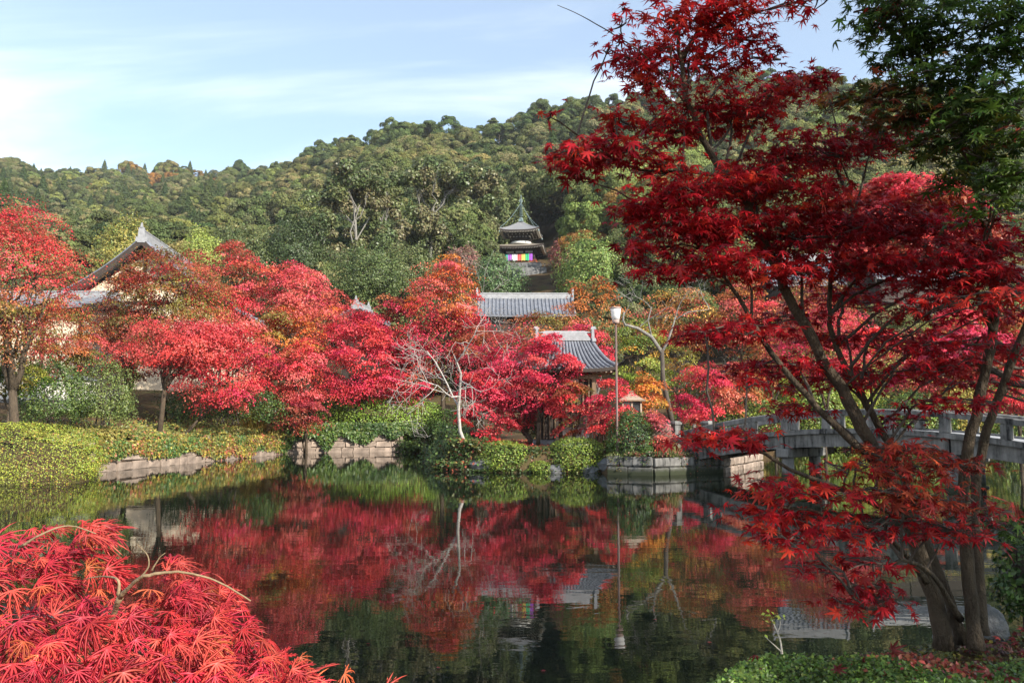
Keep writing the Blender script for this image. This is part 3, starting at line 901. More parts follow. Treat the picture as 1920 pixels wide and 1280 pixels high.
# ------------------------------------------------------------------ stone walls
mstone, ts = nm('weathered_bridge_stone')
tcn = N(ts, 'ShaderNodeTexCoord'); geo = N(ts, 'ShaderNodeNewGeometry')
nz = N(ts, 'ShaderNodeTexNoise', inp={'Scale': 1.1, 'Detail': 8.0, 'Roughness': .7}); ts.links.new(geo.outputs['Position'], nz.inputs['Vector'])
mpn = N(ts, 'ShaderNodeMapping'); mpn.inputs['Scale'].default_value = (5.5, 5.5, .7); ts.links.new(geo.outputs['Position'], mpn.inputs[0])
nd = N(ts, 'ShaderNodeTexNoise', inp={'Scale': 1.0, 'Detail': 5.0, 'Roughness': .6}); ts.links.new(mpn.outputs[0], nd.inputs['Vector'])
ad = N(ts, 'ShaderNodeMath', operation='ADD'); ts.links.new(nz.outputs[0], ad.inputs[0]); ts.links.new(nd.outputs[0], ad.inputs[1])
rp = N(ts, 'ShaderNodeValToRGB'); ts.links.new(ad.outputs[0], rp.inputs[0])
rp.color_ramp.elements[0].position = .40; rp.color_ramp.elements[0].color = (.022, .022, .022, 1)
rp.color_ramp.elements[1].position = .62; rp.color_ramp.elements[1].color = (.25, .24, .225, 1)
e = rp.color_ramp.elements.new(.47); e.color = (.125, .12, .112, 1)
# ramp input is a sum of two noises (0..2): bring it back to 0..1
ts.links.remove(rp.inputs[0].links[0])
mh = N(ts, 'ShaderNodeMath', operation='MULTIPLY'); mh.inputs[1].default_value = .5
ts.links.new(ad.outputs[0], mh.inputs[0]); ts.links.new(mh.outputs[0], rp.inputs[0])
b = N(ts, 'ShaderNodeBsdfPrincipled', inp={'Roughness': .9, 'Specular IOR Level': .2}); spz = N(ts, 'ShaderNodeSeparateXYZ'); ts.links.new(geo.outputs['Position'], spz.inputs[0])
wob_ = N(ts, 'ShaderNodeMath', operation='MULTIPLY_ADD'); ts.links.new(nz.outputs[0], wob_.inputs[0]); wob_.inputs[1].default_value = -.5; ts.links.new(spz.outputs[2], wob_.inputs[2])
tide = N(ts, 'ShaderNodeMapRange', interpolation_type='SMOOTHSTEP', inp={'From Min': -.16, 'From Max': .12, 'To Min': 0.0, 'To Max': 1.0}); ts.links.new(wob_.outputs[0], tide.inputs[0])
mt_ = N(ts, 'ShaderNodeMix', data_type='RGBA'); mt_.inputs[6].default_value = (.035, .04, .022, 1)          # slimy tide mark along the water line
ts.links.new(tide.outputs[0], mt_.inputs[0]); ts.links.new(rp.outputs[0], mt_.inputs[7]); ts.links.new(mt_.outputs[2], b.inputs['Base Color'])
nf = N(ts, 'ShaderNodeTexNoise', inp={'Scale': 40.0, 'Detail': 3.0}); ts.links.new(geo.outputs['Position'], nf.inputs['Vector'])
bp = N(ts, 'ShaderNodeBump', inp={'Strength': .35, 'Distance': .02}); ts.links.new(nf.outputs[0], bp.inputs['Height']); ts.links.new(bp.outputs[0], b.inputs['Normal'])
o = N(ts, 'ShaderNodeOutputMaterial'); ts.links.new(b.outputs[0], o.inputs[0])
MT['bridge'] = mstone
def stone_wall(name, label, p0, p1, z0, z1, rows, length, seed, mat='stone', thick=.55, cat='stone wall', inward=None, cap=False, z1b=None):
    jit = .045 if name == 'bank_wall' else .018
    """Retaining wall of separate stones in courses between two plan points."""
    rng = random.Random(seed)
    a = Vector((p0[0], p0[1], 0)); b = Vector((p1[0], p1[1], 0)); L = (b - a).length; d = (b - a) / L
    nrm = Vector((d.y, -d.x, 0))
    if inward: nrm = -nrm
    ang = math.atan2(d.y, d.x)
    root = thing(name, label, cat, (a.x, a.y, z0), None)
    mb = MB(); c = (a + b) / 2 - nrm * (thick / 2 + .05); mb.box((c.x, c.y, (z0 + z1) / 2 - .02), (L - .04, thick, z1 - z0 - .06), ang); mb.build('wall_core', MT['stone_warm' if name == 'bank_wall' else 'mortar'], root)
    hrow = (z1 - z0) / rows
    for r in range(rows):
        x = 0.0
        while x < L - .05:
            w = min(length * rng.uniform(.65, 1.4), L - x)
            if L - x - w < length * .35: w = L - x
            h = hrow
            p = a + d * (x + w / 2) + nrm * (rng.uniform(-.03, .03) - .1)
            m_ = MB(); m_.box((0, 0, 0), (w - .035, .34, h - .035), 0, 1.0, .045)
            vs = np.array(m_.v); vs += np.array([rng.uniform(-jit, jit) for _ in range(vs.size)]).reshape(vs.shape)
            m_.v = [tuple(v) for v in vs]
            o = m_.build('stone', MT[mat], root)
            o.matrix_parent_inverse = Matrix()
            o.location = (p.x - a.x, p.y - a.y, hrow * (r + .5)); o.rotation_euler = (0, 0, ang)
            x += w
    return root

stone_wall('retaining_wall', 'grey cut stone retaining wall under the bushes beside the bridge end', (3.95, 33.5), (5.7, 32.75), -.5, .78, 3, .75, 3, mat='bridge')
stone_wall('retaining_wall', 'grey stone abutment running back under the bridge to its shadowed side', (5.75, 32.78), (9.0, 34.55), -.5, .72, 3, 1.0, 4, mat='bridge')
stone_wall('retaining_wall', 'sunlit cream stone wall standing in the water beneath the bridge', (9.05, 34.6), (12.35, 39.9), -.5, .95, 4, .9, 5, mat='stone_warm')  # sunlight put into the stone colour: warmer and paler than the abutment's shaded faces
stone_wall('bank_wall', 'low pale stone wall half hidden by ivy along the pond', (-17.8, 34.4), (-14.55, 51.0), -.5, 1.25, 4, .85, 6, mat='stone_warm')
stone_wall('bank_wall', 'mossy pinkish stone wall in shade below the clipped green hedge', (-14.85, 52.5), (-7.4, 54.9), -.5, 1.15, 4, .8, 7, mat='stone_warm')

# ------------------------------------------------------------------ the arched stone bridge
A0 = Vector((7.3, 34.25, 0)); DIR = Vector((7.9, -9.5, 0)); LB = DIR.length; DN = DIR / LB
NB = Vector((-DN.y, DN.x, 0))                    # across the bridge, away from the viewer
WB = 2.5
def rail_z(t): return 2.66 - 2.2 * (t - .63) ** 2
MT['deck'] = pbr('deck_paving', (.40, .40, .41), .9, .25, 3, .3, bscale=60)
bridge = thing('stone_bridge', 'arched grey stone footbridge with low stone railings crossing the pond', 'bridge', (A0.x, A0.y, 0))
def bpt(t, off, z): p = A0 + DN * (t * LB) + NB * off; return (p.x, p.y, z)
def along(t0, t1, n, o0, o1, zf0, zf1, name, mat, bev=0.0):
    mb = MB(); rings = []
    for i in range(n + 1):
        t = t0 + (t1 - t0) * i / n
        rings.append([bpt(t, o0, zf0(t)), bpt(t, o1, zf0(t)), bpt(t, o1, zf1(t)), bpt(t, o0, zf1(t))])
    mb.loft(rings); return mb.build(name, mat, bridge)
TE = 1.34
for (s0, s1) in ((-.02, .378), (.384, .86), (.866, TE)):            # three spans
    for (o0, o1) in ((.06, .42), (WB - .42, WB - .06)):
        along(s0, s1, 8, o0, o1, lambda t: rail_z(t) - 1.34 + .10 * (abs(((t - s0) / (s1 - s0)) - .5) * 2) ** 2 * 0, lambda t: rail_z(t) - .865, 'beam', mstone)
    along(s0, s1, 8, .44, WB - .44, lambda t: rail_z(t) - 1.1, lambda t: rail_z(t) - .865, 'soffit_slab', mstone)
along(-.03, TE, 26, -.06, WB + .06, lambda t: rail_z(t) - .862, lambda t: rail_z(t) - .745, 'deck', MT['deck'])
tt = -.03
while tt < TE - .02:                                                  # kerb stones along both edges
    t2 = min(tt + .139, TE)
    for (o0, o1) in ((-.085, .26), (WB - .26, WB + .085)):
        along(tt + .001, t2 - .001, 2, o0, o1, lambda t: rail_z(t) - .858, lambda t: rail_z(t) - .685, 'kerb_stone', mstone)
    tt = t2
pt = [-.02 + .1455 * i for i in range(1, 10)]
for off in (.09, WB - .09):
    for t in pt:
        c = bpt(t, off, 0); zt = rail_z(t)
        mb = MB(); mb.box((c[0], c[1], zt - .44), (.30, .24, .50), math.atan2(DN.y, DN.x), .94, .02); mb.build('rail_post', mstone, bridge)
    edges = [-.01] + [p for p in pt[1::2]] + [TE]
    for e0, e1 in zip(edges[:-1], edges[1:]):
        mb = MB(); rings = []
        for i in range(7):
            t = e0 + .0012 + (e1 - e0 - .0024) * i / 6; z = rail_z(t)
            rings.append([bpt(t, off - .125, z - .20), bpt(t, off + .125, z - .20), bpt(t, off + .135, z - .03), bpt(t, off + .09, z), bpt(t, off - .09, z), bpt(t, off - .135, z - .03)])
        mb.loft(rings); mb.build('rail', mstone, bridge)
for off in (.09, WB - .09):
    c = bpt(-.045, off, 0)
    mb = MB(); mb.box((c[0], c[1], 1.35), (.36, .36, 1.35), math.atan2(DN.y, DN.x), 1, .02)
    pl = mb.build('end_pillar', mstone, bridge)
    mb = MB(); mb.box((c[0], c[1], 2.085), (.46, .46, .12), math.atan2(DN.y, DN.x), 1, .03); mb.box((c[0], c[1], 2.165), (.40, .40, .06), math.atan2(DN.y, DN.x), .8); mb.build('pillar_cap', mstone, pl)
for t in (.381, .863):
    z = rail_z(t) - 1.345
    mb = MB(); c = bpt(t, WB / 2, z - .17); mb.box(c, (.52, WB + .2, .33), math.atan2(DN.y, DN.x), 1, .03); mb.build('pier_cap', mstone, bridge)
    for off in (.28, WB - .28):
        c = bpt(t, off, -1.3); mb = MB(); mb.lathe(c, [(.24, 0), (.235, 1.3), (.22, z - .34 + 1.3)], 16); mb.build('pier_column', mstone, bridge, True)
        mb = MB(); mb.lathe(bpt(t, off, -1.3), [(.36, 0), (.36, 1.22), (.30, 1.36)], 14); mb.build('pier_footing', mstone, bridge, True)
# parapet wall at the bridge end, lit by the sun
pw = thing('parapet_wall', 'short cream stone wall joined to the bridge end pillar', 'wall', (6.0, 35.1, 1.0))
mb = MB(); mb.box((6.15, 34.95, 1.45), (1.55, .3, 1.2), math.atan2(.5, -1.2) + PI, 1, .03); mb.build('wall_slab', MT['stone_warm'], pw)

# ------------------------------------------------------------------ lamp post
lp = thing('street_lamp', 'thin brown lamp post with a white cup shaped shade above the red maples', 'lamp post', (4.2, 33.0, gz(4.2, 33.6)))
lx, ly = P(1157, 800, 33.6).x, 33.6
lp.location = (lx, ly, gz(lx, ly) - .05); lp['base'] = [lx, ly, gz(lx, ly) - .05]
zt = P(1152, 606, ly).z; zb_ = gz(lx, ly) - .05
MT['lamp_brown'] = pbr('brown_lamp_paint', (.16, .10, .085), .5, .3, 5, .1, spec=.4)
MT['lamp_pink'] = pbr('faded_lamp_collar', (.42, .29, .25), .5, .2, 5, .05)
m_, t_ = nm('frosted_lamp_shade')
bb = N(t_, 'ShaderNodeBsdfPrincipled', inp={'Base Color': (.9, .88, .86, 1), 'Roughness': .35})
tr_ = N(t_, 'ShaderNodeBsdfTranslucent'); tr_.inputs[0].default_value = (.9, .88, .86, 1)
mm = N(t_, 'ShaderNodeMixShader'); mm.inputs[0].default_value = .35
t_.links.new(bb.outputs[0], mm.inputs[1]); t_.links.new(tr_.outputs[0], mm.inputs[2])
oo = N(t_, 'ShaderNodeOutputMaterial'); t_.links.new(mm.outputs[0], oo.inputs[0])
mb = MB(); mb.tube([(lx, ly, zb_), (lx, ly, zb_ + 1.2), (lx, ly, zt)], [.055, .052, .045], 10); mb.build('pole', MT['lamp_brown'], lp, True)
mb = MB(); mb.lathe((lx, ly, zb_), [(.13, 0), (.13, .12), (.07, .2)], 14); mb.build('base_flange', MT['lamp_brown'], lp)
mb = MB(); mb.lathe((lx, ly, zt - .02), [(.10, 0), (.145, .03), (.155, .15)], 18); mb.build('collar', MT['lamp_pink'], lp, True)
mb = MB(); mb.lathe((lx, ly, zt + .132), [(.15, 0), (.185, .16), (.21, .36), (.222, .5)], 22); mb.build('lamp_shade', m_, lp, True)
mb = MB(); mb.lathe((lx, ly, zt + .634), [(.265, 0), (.26, .03), (.19, .055), (.05, .075)], 22); mb.build('cap', MT['lamp_pink'], lp, True)

# ------------------------------------------------------------------ roofs
def roof_surface(hx, hy, rl, h, up=.0, pw=1.45, lin=.35):
    """Returns f(side, s, v) for a hipped roof with a hollow slope: side 0 front(-y) 1 right(+x) 2 back 3 left; s in -1..1 along the eave, v 0 eave .. 1 ridge."""
    def f(side, s, v):
        if side in (0, 2):
            e = Vector((s * hx, -hy, 0)); r = Vector((s * rl, 0, 0))
        else:
            e = Vector((hx, s * hy, 0)); r = Vector((rl, 0, 0))
        p = e.lerp(r, v)
        p.z = h * (lin * v + (1 - lin) * v ** (pw + .5)) + up * abs(s) ** 3.5 * (1 - v) ** 2
        if side == 2: p = Vector((-p.x, -p.y, p.z))
        if side == 3: p = Vector((-p.x, -p.y, p.z))
        return p
    return f
def hip_roof(root, f, mat, thick=.22, ns=16, nv=10, name='roof', under='wood_dark', sides=(0, 1, 2, 3)):
    mb = MB()
    for sd in sides:
        g = [[f(sd, -1 + 2 * i / ns, j / nv) for i in range(ns + 1)] for j in range(nv + 1)]
        mb.add([p for r in g for p in r], [(j * (ns + 1) + i, j * (ns + 1) + i + 1, (j + 1) * (ns + 1) + i + 1, (j + 1) * (ns + 1) + i) for j in range(nv) for i in range(ns)])
    top = mb.build(name, MT[mat], root, True)
    mb = MB()
    for sd in sides:
        e = [f(sd, -1 + 2 * i / ns, 0) for i in range(ns + 1)]
        lo = [p - Vector((0, 0, thick)) for p in e]
        inn = [Vector((p.x * .55, p.y * .55, p.z - thick + .12)) for p in e]
        vs = e + lo + inn; k = ns + 1
        mb.add(vs, [(k + i, k + i + 1, i + 1, i) for i in range(ns)] + [(2 * k + i, 2 * k + i + 1, k + i + 1, k + i) for i in range(ns)])
    mb.build('eave', MT[under], top)
    return top
def tile_rows(root, f, side, hx, spacing, r=.07, mat='tile', nv=9, courses=0, v1=.98, s_lim=1.0):
    """Rows of half round cover tiles running down one slope, joined; ends closed by round eave tiles."""
    mb = MB(); n = int(2 * hx / spacing)
    for i in range(n + 1):
        x0 = -hx + 2 * hx * i / n
        s0 = x0 / hx
        pts = []
        for j in range(nv + 1):
            v = j / nv * v1
            p = f(side, s0 * s_lim, v); p.z += r * .35; pts.append(p)
        k = 5
        rings = []
        for j, p in enumerate(pts):
            tdir = (pts[min(j + 1, nv)] - pts[max(j - 1, 0)]).normalized()
            q = f(side, min(1, s0 * s_lim + .02), j / nv * v1) - f(side, max(-1, s0 * s_lim - .02), j / nv * v1)
            if q.length < 1e-5: q = Vector((1, 0, 0))
            sx = q.normalized(); up_ = sx.cross(tdir).normalized()
            if up_.z < 0: up_ = -up_
            sc = 1.0 + (.18 if courses and j % 2 == 0 else 0)
            rings.append([p + (sx * math.cos(PI * a / (k - 1)) + up_ * math.sin(PI * a / (k - 1))) * r * sc for a in range(k)])
        mb.loft(rings, closed=False, cap=False)
        e = rings[0]; mb.add(e, [tuple(range(k))])
    o = mb.build('roof_tiles', MT[mat], root)
    tag(o, kind='stuff')
    return o

# the tile roofed gate behind the crimson maple
gx, gy = P(1060, 800, 40).x, 40.0
ge = P(1145, 692, 38.7).z
gate = thing('temple_gate', 'small wooden temple building with a curved grey tile roof behind crimson maples', 'building', (gx, gy, gz(gx, gy)), world_parts=False)
gb = gz(gx, gy); zeave = ge - gb
hx, hy, rl, gh = 2.35, 1.75, 1.28, 1.55
f0 = roof_surface(hx, hy, rl, gh, .12, 1.3)
rt = bpy.data.objects.new('roof', None); 
def sub(f, dz): return lambda s, a, v: f(s, a, v) + Vector((0, 0, dz))
fg = sub(f0, zeave)
rf = hip_roof(gate, fg, 'tile', .16)
for sd, h_ in ((0, hx), (1, hy), (2, hx), (3, hy)):
    tile_rows(rf, fg, sd, h_ * .97, .235, .062, courses=1, nv=12, v1=.94)
mb = MB(); zr = zeave + gh
mb.box((0, 0, zr + .16), (2 * rl + .1, .34, .42), 0, .8); mb.box((0, 0, zr + .40), (2 * rl + .22, .26, .09), 0, .7); mb.build('ridge', MT['tile_pale'], rf)
for sx in (-1, 1):
    mb = MB(); mb.box((sx * (rl + .12), 0, zr + .22), (.16, .46, .62), 0, .75); mb.box((sx * (rl + .16), 0, zr + .60), (.30, .2, .14), 0, .6); mb.box((sx * (rl + .17), 0, zr - .02), (.2, .6, .16), 0, .9); mb.build('ridge_end_tile', MT['tile_pale'], rf)
    for sy in (-1, 1):
        mb = MB(); pts_ = [fg(0 if sy < 0 else 2, sx if sy < 0 else -sx, v) + Vector((0, 0, .07)) for v in np.linspace(0, .96, 10)]
        mb.tube(pts_, [.10] * 10, 7); mb.build('hip_ridge', MT['tile'], rf, True)
for sx in (-1, 1):
    for sy in (-1, 1):
        mb = MB(); mb.box((sx * 1.35, sy * .95, zeave / 2 + .05), (.2, .2, zeave + .1)); mb.build('post', MT['wood'], gate)
mb = MB()
for sy in (-1, 1): mb.box((0, sy * .95, zeave - .35), (3.1, .16, .22)); 
for sx in (-1, 1): mb.box((sx * 1.35, 0, zeave - .36), (.16, 2.06, .22))
mb.build('beams', MT['wood'], gate)
mb = MB()
for i in range(19):
    x = -2.1 + 4.2 * i / 18
    mb.box((x, -1.22, zeave - .13), (.07, .95, .07))
for i in range(13):
    y = -1.4 + 2.8 * i / 12
    mb.box((1.75, y, zeave - .132), (1.0, .07, .07))
mb.build('rafters', MT['wood_pale'], gate)
for i in range(9):
    mb = MB(); mb.box((-1.1 + .275 * i, -.93, zeave * .5), (.07, .06, zeave * .85)); mb.build('lattice_bar', MT['wood'], gate)
mb = MB(); mb.box((0, -.6, zeave * .45), (2.5, .08, zeave * .8)); mb.build('inner_wall', MT['wood_dark'], gate)
mb = MB(); mb.box((0, 0, .08), (3.4, 2.6, .3), 0, .97, .04); mb.build('stone_base', MT['stone'], gate)
mb = MB(); mb.box((0, -1.0, zeave - .62), (1.2, .05, .3), 0, 1, .02); mb.build('name_board', MT['wood_pale'], gate)
# plank fence panel in front of it
fx, fy = P(1097, 790, 37.5).x, 37.5
fz0 = gz(fx, fy)
fn = thing('plank_fence', 'pale wooden plank fence panel above a white base under the red leaves', 'fence', (fx, fy, fz0), world_parts=False)
for k in range(9):
    mb = MB(); mb.box((-.95 + .24 * k, 0, 1.28), (.225, .04, .62), 0, 1, .008); mb.build('plank', MT['wood_pale'], fn)
mb = MB(); mb.box((0, .03, .5), (2.1, .12, .9)); mb.build('base_panel', MT['plaster'], fn)
for sx in (-1.12, 1.12):
    mb = MB(); mb.box((sx, 0, .85), (.12, .14, 1.75)); mb.build('post', MT['wood_dark'], fn)
mb = MB(); mb.box((0, 0, 1.64), (2.35, .16, .07)); mb.build('top_rail', MT['wood_dark'], fn)
# wooden cover standing beside it
bx_, by_ = P(1122, 800, 36.6).x, 36.6
bd = thing('wooden_screen', 'weathered grey brown screen of upright boards beside the tall bush', 'screen', (bx_, by_, gz(bx_, by_)), world_parts=False)
for k in range(5):
    mb = MB(); mb.box((-.34 + .165 * k, .06 * abs(k - 2), .62), (.155, .05, 1.35), .25 * (k - 2), .93, .01); mb.build('board', MT['wood'], bd)
# little roofed notice hut
hx_, hy_ = P(1183, 770, 37.5).x, 37.5
hb = gz(hx_, hy_); hz0 = P(1183, 775, 37.5).z - hb
hut = thing('notice_hut', 'little shingle roofed box with dark window panes behind the lamp post', 'hut', (hx_, hy_, hb), world_parts=False)
fh = sub(roof_surface(.62, .5, .1, .36, .0, .8), hz0 + .62)
r_ = hip_roof(hut, fh, 'wood_pale', .06, 8, 5, under='wood')
mb = MB(); mb.box((0, 0, hz0 + 1.02), (.26, .14, .1)); mb.build('ridge', MT['wood'], r_)
for sx in (-.42, 0, .42):
    mb = MB(); mb.box((sx, -.33, hz0 + .3), (.07, .07, .66)); mb.build('post', MT['wood_pale'], hut)
mb = MB(); mb.box((0, 0, hz0 + .28), (.8, .55, .6)); mb.build('cabinet', MT['wood_dark'], hut)
mb = MB(); mb.box((0, 0, hz0 - .06), (1.0, .72, .08)); mb.build('shelf', MT['wood_pale'], hut)
for sx in (-.36, .36):
    mb = MB(); mb.box((sx, 0, (hz0 - .1) / 2), (.1, .1, hz0 - .1)); mb.build('leg', MT['wood'], hut)
m_, t_ = nm('dark_glass')
bb = N(t_, 'ShaderNodeBsdfPrincipled', inp={'Base Color': (.02, .022, .025, 1), 'Roughness': .06, 'Specular IOR Level': .6}); oo = N(t_, 'ShaderNodeOutputMaterial'); t_.links.new(bb.outputs[0], oo.inputs[0]); MT['glass'] = m_
for sx in (-.21, .21):
    mb = MB(); mb.box((sx, -.292, hz0 + .3), (.33, .02, .44)); mb.build('pane', m_, hut)

# ------------------------------------------------------------------ long gabled roofs
def gable_hall(name, label, cx, cy, zg, hx, hy, zeave, h, rot, ridge_h=.45, wall='plaster', tsp=.30, tr=.075, up=.1, gable=False, pale='tile_pale', walls=True, ins=.8):
    root = thing(name, label, 'building', (cx, cy, zg), world_parts=False)
    root.rotation_euler = (0, 0, rot)
    def f(side, s, v):
        p = Vector((s * hx, -hy * (1 - v), zeave + h * (.62 * v + .38 * v * v) + up * abs(s) ** 4 * (1 - v * .5)))
        if side == 2: p.x, p.y = -p.x, -p.y
        return p
    mb = MB()
    for sd in (0, 2):
        ns, nv = 12, 6
        for off in (0, -.16):
            g = [[f(sd, -1 + 2 * i / ns, j / nv) + Vector((0, 0, off)) for i in range(ns + 1)] for j in range(nv + 1)]
            mb.add([p for r in g for p in r], [(j * (ns + 1) + i, j * (ns + 1) + i + 1, (j + 1) * (ns + 1) + i + 1, (j + 1) * (ns + 1) + i) for j in range(nv) for i in range(ns)])
        e = [f(sd, -1 + 2 * i / ns, 0) for i in range(ns + 1)]
        mb.add(e + [p - Vector((0, 0, .16)) for p in e], [(ns + 1 + i, ns + 2 + i, i + 1, i) for i in range(ns)])
    rf = mb.build('roof', MT['tile'], root)
    for sd in (0, 2): tile_rows(rf, f, sd, hx * .985, tsp, tr, nv=7)
    zr = zeave + h
    mb = MB()
    n = 12
    mb.loft([[Vector((x, -.17, zr - .1 + up * abs(x / hx) ** 4 * .5)), Vector((x, .17, zr - .1 + up * abs(x / hx) ** 4 * .5)), Vector((x, .13, zr + ridge_h + up * abs(x / hx) ** 4 * .5)), Vector((x, -.13, zr + ridge_h + up * abs(x / hx) ** 4 * .5))] for x in np.linspace(-hx, hx, n)])
    mb.box((0, 0, zr + ridge_h + .05), (2 * hx + .1, .34, .10), 0, .9)
    mb.build('ridge', MT[pale], rf)
    for sx in (-1, 1):
        mb = MB()
        mb.box((sx * (hx + .06), 0, zr + ridge_h * .5), (.2, .62, ridge_h + .45), 0, .7); mb.box((sx * (hx + .08), 0, zr + ridge_h + .42), (.24, .2, .4), 0, .4)
        mb.box((sx * (hx + .08), .34, zr + .05), (.16, .22, .4), .0, .7); mb.box((sx * (hx + .08), -.34, zr + .05), (.16, .22, .4), .0, .7)
        mb.build('ridge_end_tile', MT[pale], rf)
        mb = MB()
        for sd in (0, 2):                                             # verge boards
            s_ = sx if sd == 0 else -sx
            mb.loft([[f(sd, s_, v) + Vector((sx * .02, 0, -.55)), f(sd, s_, v) + Vector((sx * .10, 0, -.55)), f(sd, s_, v) + Vector((sx * .10, 0, .03)), f(sd, s_, v) + Vector((sx * .02, 0, .03))] for v in np.linspace(0, 1, 7)])
        mb.build('verge_board', MT['wood_dark'], root)
        mb = MB()
        for sd in (0, 2):
            s_ = sx if sd == 0 else -sx
            mb.tube([f(sd, s_ * .985, v) + Vector((0, 0, .11)) for v in np.linspace(0, 1, 8)], [.13] * 8, 7)
        mb.build('verge_tile', MT['tile'], rf, True)
    if walls:
        w, dpt = hx - ins, hy - .8
        mb = MB(); mb.box((0, 0, (zeave + .25) / 2), (2 * w, 2 * dpt, zeave + .25)); mb.build('wall', MT[wall], root)
        for sx in (-1, 1):
            mb = MB(); x = sx * w
            zt_ = zeave + h * (.62 * .82 + .38 * .6)
            mb.add([(x + sx * .02, -dpt, zeave - .1), (x + sx * .02, dpt, zeave - .1), (x + sx * .02, 0, zt_ + .35), (x - sx * .2, -dpt, zeave - .1), (x - sx * .2, dpt, zeave - .1), (x - sx * .2, 0, zt_ + .35)],
                   [(0, 1, 2), (5, 4, 3), (0, 3, 4, 1), (1, 4, 5, 2), (2, 5, 3, 0)])
            mb.build('gable_wall', MT[wall], root)
            mb = MB(); mb.box((x + sx * .08, 0, zeave + .2), (.14, 2 * dpt + .2, .26)); mb.box((x + sx * .08, 0, zeave + h * .42), (.14, dpt * 1.0, .22)); mb.box((x + sx * .07, 0, zeave + h * .45), (.12, .24, h * .8)); mb.build('gable_beam', MT['wood_dark'], root)
        npost = max(3, int(2 * w / 2.0))
        for k in range(npost + 1):
            for sy in (-1, 1):
                mb = MB(); mb.box((-w + 2 * w * k / npost, sy * (dpt + .03), zeave / 2), (.2, .16, zeave)); mb.build('post', MT['wood_dark'], root)
    return root
# the long hall below the pagoda
c = P(985, 545, 76); zt_ = c.z
zg = gz(c.x, 76); hh = zt_ - zg
gable_hall('temple_hall', 'long grey tiled temple hall roof below the pagoda', c.x, 77.5, zg, 4.6, 3.4, hh - 2.6, 2.1, .02, .42, tsp=.36, tr=.085, wall='wood_dark')
# the roof glimpsed through the dark red leaves
c = P(1500, 467, 78); zg = gz(c.x, 80); hh = c.z - zg
gable_hall('temple_hall', 'grey tiled roof with a white ridge glimpsed through the dark red maple', c.x + .5, 80, zg, 3.4, 4.2, hh - 3.9, 3.1, -.12, .6, tsp=.42, tr=.10, wall='wood_dark')
c = P(1655, 490, 88); zg = gz(c.x, 90); hh = c.z - zg
gable_hall('temple_hall', 'blue grey tile roof farther along behind the dark red maple', c.x + 3, 90, zg, 5.0, 3.4, hh - 2.2, 2.4, .1, .4, tsp=.42, tr=.10, wall='wood_dark')
# the big gable on the left
c = P(232, 440, 63); zg = gz(c.x, 68)
gable_hall('main_hall', 'large hall whose grey tiled gable peak rises over the brownish maple', c.x, 72, zg, 8.0, 7.0, c.z - zg - 5.4, 5.2, PI / 2 + .12, .8, wall='plaster_cream', tsp=.5, tr=.11, up=.3, ins=1.2)
c = P(668, 568, 72); zg = gz(c.x, 74)
gable_hall('small_hall', 'small grey roof with a finial peeping over pinkish maples', c.x, 75, zg, 2.0, 2.2, c.z - zg - 1.5, 1.3, PI / 2 - .1, .4, tsp=.3, wall='wood_dark')
# the cream walled house behind the tall red maple
c = P(100, 545, 50); zg = gz(-26, 52) - .1
hs = gable_hall('walled_house', 'cream plastered house with dark timber posts behind the tall red and orange maple', P(80, 600, 53).x, 54.5, zg, 4.1, 4.0, P(100, 572, 50).z - zg, 1.1, -.03, .4, wall='plaster_cream', tsp=.36, tr=.085, ins=.42)
# low white garden wall in front of it
w0 = P(-40, 745, 40); w1 = P(178, 700, 43)
gw = thing('garden_wall', 'white plastered garden wall with a dark base behind the shrubs', 'wall', (w0.x, w0.y, gz(w0.x, 40)))
ang = math.atan2(w1.y - w0.y, w1.x - w0.x); Lw = math.hypot(w1.y - w0.y, w1.x - w0.x); cxy = ((w0.x + w1.x) / 2, (w0.y + w1.y) / 2)
zg = gz(*cxy) - .2; ztw = P(100, 712, 42).z
mb = MB(); mb.box((cxy[0], cxy[1], (zg + .5 + ztw) / 2), (Lw, .3, ztw - zg - .5), ang); mb.build('wall_panel', MT['plaster'], gw)
mb = MB(); mb.box((cxy[0], cxy[1], zg + .25), (Lw + .1, .4, .5), ang); mb.build('wall_base', MT['rock'], gw)
mb = MB(); mb.box((cxy[0], cxy[1], ztw + .07), (Lw + .2, .7, .14), ang, .9); mb.box((cxy[0], cxy[1], ztw + .2), (Lw + .2, .3, .12), ang, .7); mb.build('wall_coping', MT['tile'], gw)

